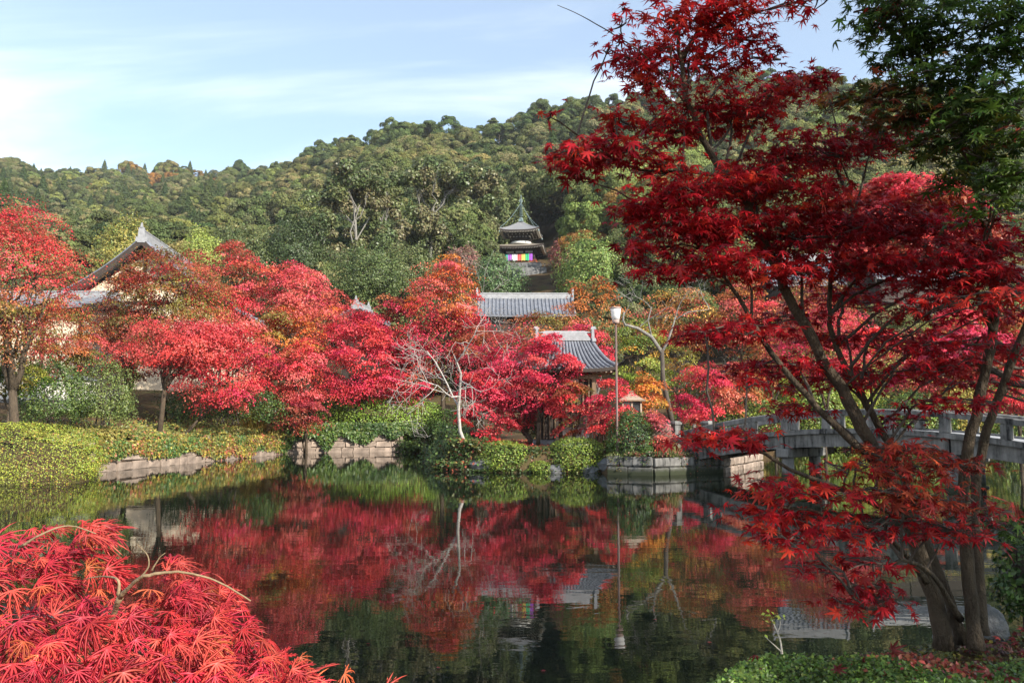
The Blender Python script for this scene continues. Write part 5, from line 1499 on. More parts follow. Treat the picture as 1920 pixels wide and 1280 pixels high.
tall_tree('dark evergreen with a bare pale forked trunk behind the grey twigs', 588, 365, 500, 108, 45, 404, lean=-.8)
tall_tree('olive evergreen with hidden limbs between the slanting tree and the pagoda', 890, 330, 480, 150, 60, 405)

# ------------------------------------------------------------------ ivy, tufts and litter along the bank
def carpet(name, pts_uv, n, seed, cols, size, drop=0.0, thick=.15, label=None, up=.9, tm=None):
    """Ground cover between plan points; pts: function of (rng,n) -> positions, normals"""
    rng = np.random.default_rng(seed)
    pos, nr = pts_uv(rng, n)
    fld = vnoise(pos, .9, seed % 30) + rng.normal(0, .14, len(pos))
    ci = np.array([c for c, w in cols]); w = np.array([w for c, w in cols], float)
    q = np.quantile(fld, np.cumsum(w / w.sum())[:-1])
    col = jitter_col(rng, ci[np.searchsorted(q, fld)], len(pos), .22, .07)
    me = leaf_mesh(name, [leaf_arrays(pos, unit(nr + rng.normal(0, .5, pos.shape)), unit(rng.normal(0, 1, pos.shape) + np.array([0, -.3, -.3])), size * rng.uniform(.7, 1.3, len(pos)), col, tm or TD)])
    return tag(link(name, me, MT['shrub']), kind='stuff')
WA, WB_ = np.array([-17.8, 34.4]), np.array([-14.55, 51.0])
wd = (WB_ - WA) / np.linalg.norm(WB_ - WA); wn = np.array([wd[1], -wd[0]])
def bank_left(rng, n):
    t = rng.uniform(-.05, 1.06, n); off = -np.abs(rng.normal(0, 1.9, n)) + .15
    xy = WA + np.outer(t, WB_ - WA) + np.outer(off, wn)
    z = ground(xy[:, 0], xy[:, 1]) + .05 + .55 * vnoise(np.column_stack([xy, 0 * t]), .9, 3) * rng.uniform(.3, 1, n)
    return np.column_stack([xy, np.maximum(z, 1.1)]), np.tile(np.array([.3, -.4, .8]), (n, 1))
IVY = [((.26, .22, .06), 3), ((.10, .17, .045), 3), ((.33, .27, .06), 2), ((.30, .12, .06), 1), ((.17, .18, .05), 3)]
carpet('bank_ivy', bank_left, 26000, 501, IVY, .13)
def wall_left(rng, n):
    t = rng.uniform(0, 1.02, n)
    k = vnoise(np.column_stack([t * 12, 0 * t, 0 * t]), 1.0, 4)
    h = rng.uniform(0, 1, n) ** .6; dr = 1.25 - (1 - h) * (.55 + 1.15 * k * (.35 + .65 * np.clip((t - .25) * 2.2, .1, 1)))
    xy = WA + np.outer(t, WB_ - WA) + np.outer(.10 + .12 * rng.uniform(0, 1, n), wn)
    return np.column_stack([xy, np.maximum(dr, .12)]), np.tile(np.array([wn[0], wn[1], .25]), (n, 1))
carpet('wall_ivy', wall_left, 15000, 502, IVY[1:] + [((.42, .33, .06), 1.2), ((.40, .14, .08), .8)], .13)
VA, VB = np.array([-14.85, 52.5]), np.array([-7.4, 54.9]); vd = (VB - VA) / np.linalg.norm(VB - VA); vn = np.array([vd[1], -vd[0]])
def wall_back(rng, n):
    t = rng.uniform(-.02, 1.1, n); k = vnoise(np.column_stack([t * 9, 0 * t, 0 * t]), 1.0, 6)
    h = 1.9 - rng.uniform(0, 1, n) ** 1.2 * (.5 + 1.5 * k)
    xy = VA + np.outer(t, VB - VA) + np.outer(.12 + .3 * rng.uniform(0, 1, n), vn)
    return np.column_stack([xy, np.maximum(h, .1)]), np.tile(np.array([vn[0], vn[1], .3]), (n, 1))
carpet('wall_ivy', wall_back, 5200, 503, [((.09, .15, .035), 4), ((.15, .20, .05), 2), ((.05, .09, .025), 3)], .17)
def end_wall(rng, n):
    a, b_ = np.array([-15.1, 50.9]), np.array([-15.0, 53.2]); t = rng.uniform(0, 1, n)
    xy = a + np.outer(t, b_ - a) + rng.normal(0, .18, (n, 2)) + np.array([.15, 0])
    return np.column_stack([xy, rng.uniform(.1, 1.8, n)]), np.tile(np.array([.7, -.6, .3]), (n, 1))
carpet('corner_ivy', end_wall, 1800, 504, [((.42, .36, .08), 3), ((.20, .24, .06), 2), ((.12, .17, .04), 2)], .17)
def point_edge(rng, n):
    seg = np.array([(-4.3, 44), (-3.2, 36.7), (-1.7, 34.9), (.8, 34.6), (3.8, 34.5)]); i = rng.integers(0, 2, n); t = rng.uniform(0, 1, (n, 1))
    xy = seg[i] * (1 - t) + seg[i + 1] * t + rng.normal(0, .3, (n, 2)) + np.array([.1, .4])
    return np.column_stack([xy, np.maximum(ground(xy[:, 0], xy[:, 1]), 0.05) + rng.uniform(0, .4, n)]), np.tile(np.array([0, -.4, .8]), (n, 1))
carpet('waterside_leaves', point_edge, 4200, 505, [((.08, .13, .03), 3), ((.15, .15, .04), 2), ((.30, .07, .04), 1), ((.05, .08, .02), 2)], .13)
def inlet_edge(rng, n):
    seg = np.array([(-7.9, 55.3), (-5.3, 52), (-4.3, 44), (-3.2, 36.7)]); i = rng.integers(0, 3, n); t = rng.uniform(0, 1, (n, 1))
    off = rng.uniform(-.5, 2.2, n)
    xy = seg[i] * (1 - t) + seg[i + 1] * t + np.column_stack([off, off * .2])
    k = vnoise(np.column_stack([xy, 0 * off]), .8, 4)
    return np.column_stack([xy, np.maximum(ground(xy[:, 0], xy[:, 1]), 0.05) + rng.uniform(0, .25 + .9 * k, n)]), np.tile(np.array([-.5, -.5, .6]), (n, 1))
carpet('inlet_ivy', inlet_edge, 11000, 508, [((.06, .10, .025), 4), ((.10, .15, .035), 2), ((.04, .065, .02), 3)], .15)
def front_edge(rng, n):
    seg = np.array([(-1.7, 34.9), (.8, 34.6), (3.9, 34.5)]); i = rng.integers(0, 2, n); t = rng.uniform(0, 1, (n, 1))
    xy = seg[i] * (1 - t) + seg[i + 1] * t + np.column_stack([rng.normal(0, .2, n), rng.uniform(-.25, 1.3, n)])
    return np.column_stack([xy, np.maximum(ground(xy[:, 0], xy[:, 1]), 0.03) + rng.uniform(0, .12, n)]), np.tile(np.array([0, -.4, .8]), (n, 1))
carpet('bank_undergrowth', front_edge, 6000, 509, [((.05, .08, .022), 4), ((.10, .12, .03), 2), ((.16, .07, .03), 1), ((.03, .045, .015), 3)], .10)
def abutment_top(rng, n):
    seg = np.array([(4.0, 33.55), (5.72, 32.82), (8.9, 34.5)]); i = rng.integers(0, 2, n); t = rng.uniform(0, 1, (n, 1))
    xy = seg[i] * (1 - t) + seg[i + 1] * t + np.column_stack([rng.normal(0, .06, n), rng.normal(.10, .16, n)])
    k = vnoise(np.column_stack([xy, 0 * t[:, 0]]), 2.2, 4)
    return np.column_stack([xy, .80 - rng.uniform(0, 1, n) * np.clip(k - .42, 0, 1) * 2.2 + rng.uniform(0, .14, n)]), np.tile(np.array([0, -.5, .7]), (n, 1))
carpet('wall_moss', abutment_top, 4200, 510, [((.09, .11, .03), 3), ((.14, .10, .04), 2), ((.22, .06, .04), 1), ((.05, .07, .02), 2)], .085)
def slope_far(rng, n):
    x = rng.uniform(13, 48, n); y = rng.uniform(59, 76, n)
    return np.column_stack([x, y, ground(x, y) + .08 + rng.uniform(0, .25, n)]), np.tile(np.array([0, -.3, .9]), (n, 1))
carpet('slope_grass', slope_far, 12000, 506, [((.34, .32, .08), 3), ((.22, .26, .05), 3), ((.42, .32, .10), 2)], .3)
def litter(rng, n):
    x = rng.uniform(-4, 9, n); y = rng.uniform(36, 47, n); k = pond_sd(x, y) > .3; x, y = x[k], y[k]
    return np.column_stack([x, y, ground(x, y) + .03]), np.tile(np.array([0, 0, 1.0]), (len(x), 1))
carpet('fallen_leaves', litter, 7000, 507, [((.38, .08, .05), 3), ((.30, .16, .06), 3), ((.45, .05, .05), 2)], .10)
def grass_tuft(label, px, top, bot, hw, d, seed, cols, name='grass_tuft', n=420, cat='grass tuft', spread=1.0):
    rng = np.random.default_rng(seed); b_ = P(px, bot, d); H = P(px, top, d).z - b_.z; R = hw * d / F
    root = thing(name, label, cat, (b_.x, d, b_.z))
    vs = []; fs = []; cs = []
    for i in range(n):
        a = rng.uniform(0, 2 * PI); l = H * rng.uniform(.6, 1.15); out_ = R * rng.uniform(.3, 1.1) * spread; w = .018 * rng.uniform(.7, 1.4) * d / 45
        x0 = b_.x + rng.normal(0, R * .18); y0 = d + rng.normal(0, R * .18)
        c = np.array(cols[rng.integers(0, len(cols))]) * math.exp(rng.normal(0, .2)); k = len(vs)
        for s in range(5):
            t = s / 4; q = out_ * t ** 1.6; zz = b_.z + l * (t * 1.25 - .45 * t ** 3) - (t ** 3) * out_ * .5
            ww = w * (1 - t * .9)
            vs += [(x0 + math.cos(a) * q - ww, y0 + math.sin(a) * q, zz), (x0 + math.cos(a) * q + ww, y0 + math.sin(a) * q - ww * .5, zz)]
            cs += [c, c]
        for s in range(4): fs.append((k + 2 * s, k + 2 * s + 1, k + 2 * s + 3, k + 2 * s + 2))
    tag(link('blades', new_mesh('blades', vs, farr=np.array(fs), col=np.clip(np.array(cs), 0, 1)), MT['shrub'], root), kind='stuff')
grass_tuft('tall golden grass tuft drooping over the ivy wall corner', 478, 752, 830, 46, 50.4, 601, [(.34, .25, .06), (.42, .33, .09), (.24, .24, .05), (.36, .20, .05)], n=520)
grass_tuft('dry straw coloured grass on top of the grey stone wall', 1262, 815, 862, 22, 33.9, 602, [(.42, .36, .18), (.30, .28, .10), (.22, .24, .07)], n=160)
# shore stones
for i, (px, py, d, s, lab) in enumerate(((1150, 878, 34.4, .5, 'mossy boulder at the water edge below the camellia bush'), (1105, 886, 34.5, .32, 'low dark stone at the water under the larger azalea'), (1045, 886, 34.6, .36, 'low brown stone at the water beside the small azalea mound'), (905, 878, 35.1, .42, 'dark waterside rock under the round azalea'))):
    rng = np.random.default_rng(700 + i); p = P(px, py, d)
    u = []; 
    bmv = MB(); rings = []
    for a in range(6):
        ph = -PI / 2 + PI * (a + .02) / 5.04 if a < 6 else 0
        rings.append([Vector((p.x + s * 1.4 * math.cos(ph) * math.cos(2 * PI * k / 10) * rng.uniform(.8, 1.15), d + s * math.cos(ph) * math.sin(2 * PI * k / 10) * rng.uniform(.8, 1.15), p.z + .1 + s * .8 * math.sin(ph) * rng.uniform(.85, 1.1))) for k in range(10)])
    bmv.loft(rings); o = bmv.build('boulder', MT['rock']); tag(o, lab, 'rock')
# ------------------------------------------------------------------ the dark red maple on the near bank
PALMES = [new_mesh('leaf', t_[0], farr=t_[1][0]) for t_ in TPS]
for me_ in PALMES: me_.materials.append(MT['leaf_near_one'])
PALME = PALMES[0]
GY = 0.95
def stem(mb, pl, r0, r1, k=9, sub=4, wob=.012, seed=0):
    """Trunk or limb through (px, py, d) pixels, smoothed."""
    p = [Vector(q[1:]) if q[0] == 'w' else P(*q) for q in pl]; wob = min(wob, r0 * .12)
    rng = np.random.default_rng(seed); out_ = []
    n = len(p)
    for i in range(n - 1):
        a, b_, c, d_ = p[max(i - 1, 0)], p[i], p[i + 1], p[min(i + 2, n - 1)]
        for s in range(sub):
            t = s / sub
            q = .5 * ((2 * b_) + (c - a) * t + (2 * a - 5 * b_ + 4 * c - d_) * t * t + (3 * b_ - a - 3 * c + d_) * t ** 3)
            out_.append(q + Vector(rng.normal(0, wob, 3)))
    out_.append(p[-1])
    m_ = len(out_)
    rad = [(r0 + (r1 - r0) * (i / (m_ - 1)) ** .85) * (1 + rng.normal(0, .03)) for i in range(m_)]
    rad[0] *= 1.35; rad[1] *= 1.1
    mb.tube(out_, rad, k)
    return out_
def near_tree(name, label, base, stems, sprays, nlimb_mat, seed, nsingle=300, lsize=.058, tw=5, hidden=None, cat='maple tree'):
    rng = np.random.default_rng(seed)
    root = thing(name, label, cat, base)
    lines = []
    for i, (pl, r0, r1) in enumerate(stems):
        mb = MB(); lines.append(stem(mb, pl, r0, r1, seed=seed + i)); mb.build('trunk' if r0 > .05 else 'branch', MT[nlimb_mat], root, True)
    allp = [q for l in lines for q in l]
    PO, NR, TI, SZ, CO = [], [], [], [], []
    mb = MB()
    for si, s in enumerate(sprays):
        px, py, rx, ry, d, n, cols = s[:7]
        if name == 'red_maple' and 540 < py < 800 and (1430 < px < 1720 or 1780 < px): d += .55
        k = dict(s[7]) if len(s) > 7 else {}
        if 'at' in k: c = np.array(k['at']); a, h = rx, ry; b_ = a; k.setdefault('tw', 9)
        else: c = np.array(P(px, py, d)); a = rx * d / F; h = max(ry * d / F * .72, .025); n = int(n * (1.6 if 330 < py < 560 else ((1.05 if px > 1480 and py > 560 else 1.4) if py < 800 else .85))); b_ = k.get('deep', .85) * a + .12
        cands = [q for q in allp if q.z < c[2] + .1] or allp
        at = min(cands, key=lambda q: (q - Vector(c)).length + .7 * max(0, q.z - c[2] + .35))
        dirx = np.array([c[0] - at.x, (c[1] - at.y) * .6, 0]); dirx = dirx / max(np.linalg.norm(dirx), 1e-3)
        far = Vector(c) + Vector((dirx[0] * a * .75, dirx[1] * b_ * .75, rng.uniform(-.2, .3) * h))
        mid = Vector(c) - Vector((dirx[0] * a * .45, dirx[1] * b_ * .45, -.2 * h))
        L1 = limb(at, mid, .06, rng, 5, .03); L2 = limb(mid, far, .05, rng, 4, .06)
        mb.tube(L1 + L2[1:], np.linspace(min(.016, .004 + .022 * a), .003, len(L1) + len(L2) - 1), 5, cap=False)
        tips = []
        for q_ in range(k.get('tw', tw + int(rx / 30))):
            s0 = (L1[-2:] + L2)[rng.integers(0, len(L2) + 2)]
            w_ = rng.uniform(0, 2 * PI); r_ = math.sqrt(rng.uniform(.15, 1))
            e_ = Vector(c) + Vector((math.cos(w_) * a * r_, math.sin(w_) * b_ * r_, rng.uniform(-.7, .7) * h))
            l = limb(s0, e_, .04, rng, 3, .08); mb.tube(l, [.006, .0045, .0032, .0018], 4, cap=False)
            tips += l[1:]
        tp = np.array([tuple(t) for t in tips])
        # leaves: half gathered along the twigs, half through the spray; a few flat layers
        m1 = int(n * .6); i1 = rng.integers(0, len(tp), m1)
        p1 = tp[i1] + rng.normal(0, 1, (m1, 3)) * np.array([.13 * a + .05, .13 * a + .05, .16 * h + .018])
        u = rdir(rng, n - m1) * rng.uniform(0, 1, (n - m1, 1)) ** (1 / 2.6)
        lay = np.round(u[:, 2] * 2.4) / 2.4 + rng.normal(0, .06, len(u))
        p2 = c + np.column_stack([u[:, 0] * a, u[:, 1] * b_, lay * h])
        pos = np.concatenate([p1, p2]); m = len(pos)
        o2 = pos - np.array(mid); o2[:, 2] = 0; o2 = unit(o2 + rng.normal(0, .25, o2.shape) * np.array([1, 1, 0]))
        nr = unit(np.array([0, -.16, .85]) + .12 * o2 + rng.normal(0, k.get('tilt', .36), (m, 3)))
        ti = unit(o2 + np.array([0, 0, -.42]) + rng.normal(0, .38, (m, 3)))
        ci = np.array([q for q, w in cols]); w = np.array([w for q, w in cols], float); w /= w.sum()
        PO.append(pos); NR.append(nr); TI.append(ti); SZ.append(lsize * k.get('sz', 1) * rng.uniform(.55, 1.25, m)); CO.append(jitter_col(rng, ci[rng.choice(len(ci), m, p=w)], m, .28, .08))
    tag(mb.build('twigs', MT['bark_dark'], root, False), kind='stuff')
    pos = np.concatenate(PO); nr = np.concatenate(NR); ti = np.concatenate(TI); sz = np.concatenate(SZ); co = np.concatenate(CO)
    q = pix(pos); size_px = sz * F / q[:, 2]
    inside = (q[:, 0] > 10) & (q[:, 0] < 1910) & (q[:, 1] > 10) & (q[:, 1] < 1270)
    order = np.argsort(-(size_px * inside * rng.uniform(.85, 1, len(sz)))); one = order[:nsingle]
    R = frame(nr[one], ti[one])
    base_v = Vector(base)
    for j, i in enumerate(one):
        o = bpy.data.objects.new('leaf', PALMES[j % 4]); COL.objects.link(o); o.parent = root
        m4 = Matrix([[*R[j][r] * sz[i], float(pos[i][r]) - base_v[r]] for r in range(3)] + [[0, 0, 0, 1]])
        o.matrix_local = m4; o.color = (*co[i], 1)
    rest = np.setdiff1d(np.arange(len(pos)), one)
    seen = (q[:, 0] > -150) & (q[:, 0] < 2070) & (q[:, 1] > -150) & (q[:, 1] < 1400) & (pos[:, 1] > 1)
    def rest_arrays():
        a_ = rest[seen[rest]]; b2 = rest[~seen[rest]]; out_ = []
        for a in range(4):
            s4 = a_[a::4]; out_.append(leaf_arrays(pos[s4], nr[s4], ti[s4], sz[s4], co[s4], TPL[a]))
        if len(b2): out_.append(leaf_arrays(pos[b2], nr[b2], ti[b2], sz[b2] * 1.1, co[b2], TS))
        return out_
    tag(link('foliage', leaf_mesh('foliage', rest_arrays()), MT['leaf_near'], root), kind='stuff')
    print(name, len(pos), 'leaves')
    return root
D1 = [((.42, .012, .020), 5), ((.50, .028, .022), 2), ((.28, .010, .018), 2)]
D2 = [((.54, .022, .026), 4), ((.62, .050, .025), 2), ((.42, .014, .022), 2)]
D3 = [((.40, .06, .03), 3), ((.36, .03, .025), 3), ((.48, .10, .04), 1)]
SP = [
 # px, py, rx, ry, d, n, colours
 (1290, 45, 95, 48, 4.7, 260, D2), (1385, 30, 85, 45, 4.7, 220, D2), (1235, 110, 75, 45, 4.8, 190, D2), (1320, 130, 90, 50, 4.9, 230, D2), (1215, 160, 45, 30, 4.6, 60, D2),
 (1165, 40, 22, 12, 4.5, 12, D2), (1150, 105, 30, 26, 4.4, 22, D1), (1190, 118, 40, 26, 4.5, 45, D1), (1430, 112, 48, 16, 4.8, 46, D1, {'deep': .4}), (1400, 75, 50, 20, 4.8, 60, D1), (1495, 8, 35, 10, 4.6, 22, D1), (1530, 2, 28, 6, 4.6, 12, D1),
 (1330, 215, 110, 45, 4.9, 260, D1), (1255, 235, 70, 40, 4.7, 130, D1), (1400, 225, 80, 35, 5.0, 150, D2), (1490, 165, 75, 26, 5.1, 130, D1), (1455, 190, 70, 26, 5.0, 110, D2), (1540, 150, 30, 14, 5.0, 26, D1),
 (1165, 228, 45, 18, 4.6, 52, D2), (1110, 285, 70, 22, 4.4, 110, D1), (1180, 300, 80, 22, 4.5, 130, D1), (1070, 300, 50, 16, 4.3, 62, D2), (1040, 290, 26, 8, 4.2, 14, D2), (1250, 315, 60, 22, 4.6, 70, D2),
 (1030, 222, 14, 6, 4.2, 5, D2), (1080, 330, 34, 12, 4.3, 26, D1),
 (1500, 290, 120, 30, 4.9, 260, D1), (1600, 270, 130, 32, 5.1, 300, D1), (1680, 245, 60, 20, 5.0, 60, D1), (1430, 330, 90, 26, 4.9, 150, D1),
 (1350, 355, 120, 34, 4.7, 270, D2), (1250, 375, 95, 34, 4.5, 200, D1), (1460, 365, 110, 30, 4.9, 220, D2), (1210, 400, 70, 26, 4.4, 110, D1),
 (1280, 440, 110, 38, 4.5, 260, D1), (1190, 470, 45, 24, 4.3, 52, D1), (1390, 430, 120, 36, 4.7, 270, D1), (1510, 400, 90, 26, 4.8, 160, D2), (1540, 440, 120, 36, 4.9, 270, D1), (1650, 420, 110, 34, 5.0, 220, D1), (1770, 430, 110, 36, 5.0, 240, D1), (1860, 470, 90, 36, 4.9, 170, D1),
 (1330, 495, 120, 24, 4.5, 190, D1), (1240, 510, 60, 16, 4.3, 52, D1), (1450, 520, 90, 22, 4.7, 130, D2), (1560, 500, 120, 30, 4.8, 230, D1), (1690, 500, 130, 34, 4.9, 270, D1), (1810, 530, 120, 38, 4.8, 270, D1), (1480, 470, 80, 22, 4.8, 110, D1),
 (1620, 560, 120, 28, 4.9, 200, D1), (1760, 580, 130, 34, 4.8, 230, D1), (1890, 590, 70, 32, 4.7, 110, D1), (1840, 552, 50, 10, 3.4, 16, [((.60, .04, .03), 1)], {'sz': 1.25, 'tw': 3}), (1900, 556, 30, 14, 3.3, 10, [((.60, .04, .03), 1)], {'sz': 1.25, 'tw': 3}),
 (1380, 625, 110, 20, 4.5, 170, D1), (1300, 628, 45, 10, 4.3, 34, D1), (1470, 600, 80, 24, 4.7, 120, D1), (1560, 640, 90, 28, 4.9, 130, D2), (1660, 640, 110, 34, 4.9, 180, D1), (1780, 650, 110, 34, 4.8, 170, D1), (1880, 660, 60, 34, 4.8, 80, D1),
 (1450, 690, 100, 26, 4.6, 170, D1), (1530, 720, 90, 30, 4.8, 150, D2), (1400, 712, 36, 12, 4.4, 30, D1), (1620, 700, 80, 28, 4.9, 90, D1), (1720, 700, 90, 30, 4.9, 110, D1), (1830, 720, 70, 26, 4.8, 80, D1),
 (1500, 770, 70, 26, 4.8, 80, D2), (1780, 755, 90, 22, 4.7, 100, D1), (1700, 790, 50, 16, 4.7, 40, D1),
 (1340, 822, 62, 20, 4.2, 130, D2), (1290, 830, 26, 10, 4.1, 24, D2), (1395, 835, 40, 14, 4.2, 50, D1), (1400, 810, 36, 12, 4.25, 34, D2),
 (1700, 845, 90, 26, 4.6, 130, D3), (1640, 875, 70, 28, 4.6, 100, D3), (1760, 880, 90, 32, 4.5, 150, D3), (1570, 880, 40, 18, 4.6, 32, D2),
 (1470, 920, 80, 34, 4.1, 150, D2), (1430, 970, 60, 26, 4.0, 90, D2), (1510, 980, 80, 32, 4.1, 140, D2), (1560, 930, 50, 30, 4.2, 60, D1), (1470, 1010, 60, 20, 4.0, 56, D2),
 (1650, 930, 80, 32, 4.4, 130, D3), (1740, 940, 90, 32, 4.4, 130, D3), (1690, 990, 110, 28, 4.5, 130, D1), (1790, 1000, 60, 26, 4.4, 52, D1), (1600, 1010, 60, 20, 4.4, 50, D1),
 (1540, 1070, 80, 14, 4.3, 52, D1), (1620, 1055, 60, 14, 4.4, 40, D1), (1620, 1105, 62, 28, 4.2, 62, D1), (1600, 1140, 48, 14, 4.2, 40, D2), (1660, 1130, 36, 16, 4.3, 28, D1), (1850, 960, 50, 28, 4.5, 36, D1),
]
S_D = 5.15
near_tree('red_maple', 'dark red multi stemmed maple in shade on the near bank before the bridge', tuple(P(1790, 1208, S_D)), [
  ([(1772, 1215, 5.15), (1738, 1080, 5.1), (1694, 950, 5.05), (1640, 850, 5.0), (1588, 750, 4.98), (1530, 650, 4.95), (1482, 560, 4.9), (1440, 470, 4.88), (1395, 370, 4.85), (1330, 290, 4.8), (1292, 200, 4.75), (1278, 120, 4.72), (1268, 30, 4.7)], .054, .010),
  ([(1805, 1205, 5.2), (1770, 1100, 5.2), (1722, 985, 5.22), (1690, 880, 5.25), (1650, 800, 5.25), (1600, 715, 5.2), (1562, 630, 5.2), (1556, 550, 5.15), (1570, 470, 5.1), (1600, 400, 5.1)], .036, .010),
  ([(1640, 862, 5.0), (1590, 820, 4.9), (1530, 760, 4.85), (1460, 680, 4.8), (1410, 600, 4.75), (1360, 520, 4.7), (1310, 460, 4.65), (1240, 420, 4.6)], .027, .006),
  ([(1370, 335, 4.85), (1300, 322, 4.7), (1200, 318, 4.6), (1120, 280, 4.5), (1050, 230, 4.3), (1010, 210, 4.25)], .013, .002),
  ([(1278, 110, 4.72), (1310, 55, 4.75), (1335, -10, 4.8), (1350, -80, 4.8)], .018, .008),
  ([(1290, 200, 4.75), (1215, 110, 4.6), (1150, 65, 4.5), (1090, 30, 4.4), (1045, 10, 4.4)], .006, .0015),
  ([(1722, 985, 5.2), (1640, 945, 4.8), (1560, 910, 4.5), (1480, 880, 4.25), (1420, 845, 4.2), (1340, 825, 4.2)], .020, .005),
  ([(1738, 1090, 5.1), (1690, 1030, 4.8), (1620, 985, 4.5), (1540, 960, 4.2), (1460, 950, 4.05)], .020, .005),
  ([(1800, 1160, 5.1), (1750, 1080, 4.8), (1690, 1050, 4.5), (1640, 1090, 4.3), (1600, 1120, 4.2)], .018, .004),
], SP, 'bark', 801)

# ------------------------------------------------------------------ the green leaved maple beside it
G1 = [((.075, .135, .026), 5), ((.12, .19, .034), 3), ((.05, .09, .022), 2)]
G2 = [((.09, .13, .03), 3), ((.26, .10, .035), 3), ((.34, .06, .03), 1), ((.24, .20, .04), 1)]
G3 = [((.10, .17, .03), 3), ((.055, .10, .022), 3), ((.32, .06, .03), .5), ((.22, .24, .04), 1)]
SG = [
 (1700, 40, 100, 50, 4.3, 240, G1), (1800, 60, 110, 60, 4.2, 280, G1), (1890, 90, 90, 70, 4.1, 230, G1), (1640, 20, 50, 30, 4.4, 62, G1), (1690, 110, 70, 40, 4.4, 110, G1), (1770, 150, 90, 40, 4.2, 170, G1),
 (1860, 190, 90, 40, 4.1, 180, G1), (1690, 170, 60, 26, 4.4, 70, G2), (1620, 185, 60, 18, 4.4, 62, G2), (1570, 195, 34, 14, 4.4, 22, G2), (1670, 215, 80, 22, 4.3, 92, G2), (1740, 215, 70, 26, 4.3, 90, G3), (1820, 240, 90, 30, 4.1, 140, G3),
 (1900, 260, 60, 36, 4.0, 100, G3), (1740, 280, 60, 24, 4.3, 52, G3), (1830, 300, 80, 28, 4.2, 90, G3), (1900, 340, 50, 34, 4.0, 70, G1), (1790, 345, 50, 20, 4.3, 34, G3), (1860, 385, 70, 22, 4.1, 50, G1), (1665, 30, 30, 20, 4.4, 20, D2),
 (1740, -40, 150, 40, 4.3, 260, G1), (1880, -50, 130, 50, 4.2, 260, G1), (1890, 1000, 50, 60, 5.2, 60, G1),
]
# crown sprays of the unseen neighbour that shades the near maples, over the bank where the photographer stands

gr = np.random.default_rng(5)
SH = []
while len(SH) < 95:
    x = gr.uniform(3.2, 9.8); y = gr.uniform(-2.6, 5.6); z = 2.5 + 5.8 * gr.uniform(0, 1)
    if (y > .8 and x < .68 * y + .9) or ((x - 6.2) / 3.4) ** 2 + ((y - 1.6) / 3.8) ** 2 + ((z - 5.4) / 3.1) ** 2 > 1: continue
    SH.append((0, 0, gr.uniform(.75, 1.15), gr.uniform(.22, .42), 1, 130, G1, {'at': (x, y, z), 'sz': 1.5}))
near_tree('green_maple', 'green leaved maple with reddening sprays and a slim trunk beside the dark red one', tuple(P(1830, 1212, 5.05)), [
  ([(1830, 1216, 5.05), (1816, 1090, 5.05), (1806, 950, 5.05), (1815, 840, 5.0), (1842, 730, 5.0), (1862, 620, 4.95), (1864, 540, 4.9), (1850, 430, 4.85), (1822, 330, 4.75), (1780, 230, 4.6), (1738, 140, 4.5), (1690, 40, 4.4), (1650, -60, 4.3)], .043, .012),
  ([(1842, 1190, 5.15), (1836, 1080, 5.2), (1828, 960, 5.25), (1840, 850, 5.25), (1868, 760, 5.2), (1905, 660, 5.1), (1960, 520, 5.0), (2040, 360, 4.8), (2140, 160, 4.6)], .036, .02),
  ([(1815, 310, 4.75), (1870, 240, 4.5), (1960, 150, 4.3), (2080, 40, 4.2), (2240, -120, 4.0), (2500, -300, 3.6)], .035, .018),
  ([(1862, 620, 4.95), (1835, 560, 4.9), (1835, 520, 4.85)], .016, .008),
  ([(1900, 345, 4.5), (1800, 240, 4.4), (1700, 180, 4.4), (1620, 170, 4.4)], .014, .004),
], SG, 'bark', 802, nsingle=300, lsize=.063)

# its taller neighbour on the bank, whose crown shades both
gz2 = gz(6.4, 1.0)
lim2 = [([('w', 6.4, 1.0, gz2 - .1), ('w', 6.45, 1.05, 1.9), ('w', 6.3, 1.2, 3.2), ('w', 6.35, 1.3, 4.8), ('w', 6.2, 1.5, 7.2)], .15, .03)]
for (x, y, z, h0) in ((4.2, 3.0, 5.6, 2.6), (4.4, .2, 5.2, 2.4), (8.6, 2.4, 5.0, 2.6), (8.2, -.6, 5.8, 3.0), (6.4, 4.2, 6.2, 3.2), (6.2, -1.6, 6.0, 3.4), (4.9, 1.8, 7.4, 4.4), (7.6, 1.8, 7.6, 4.6), (4.6, 1.2, 3.6, 2.0), (7.8, 3.4, 3.8, 2.2)):
    lim2.append(([('w', 6.38, 1.12, h0), ('w', 6.38 * .65 + x * .35, 1.12 * .65 + y * .35, h0 * .6 + z * .4 + .2), ('w', 6.38 * .3 + x * .7, 1.12 * .3 + y * .7, h0 * .25 + z * .75 + .15), ('w', x, y, z)], .055, .012))
near_tree('green_maple', 'taller green maple farther along the bank shading the dark red one', (6.4, 1.0, gz2), lim2, SH, 'bark', 803, nsingle=0, lsize=.060)

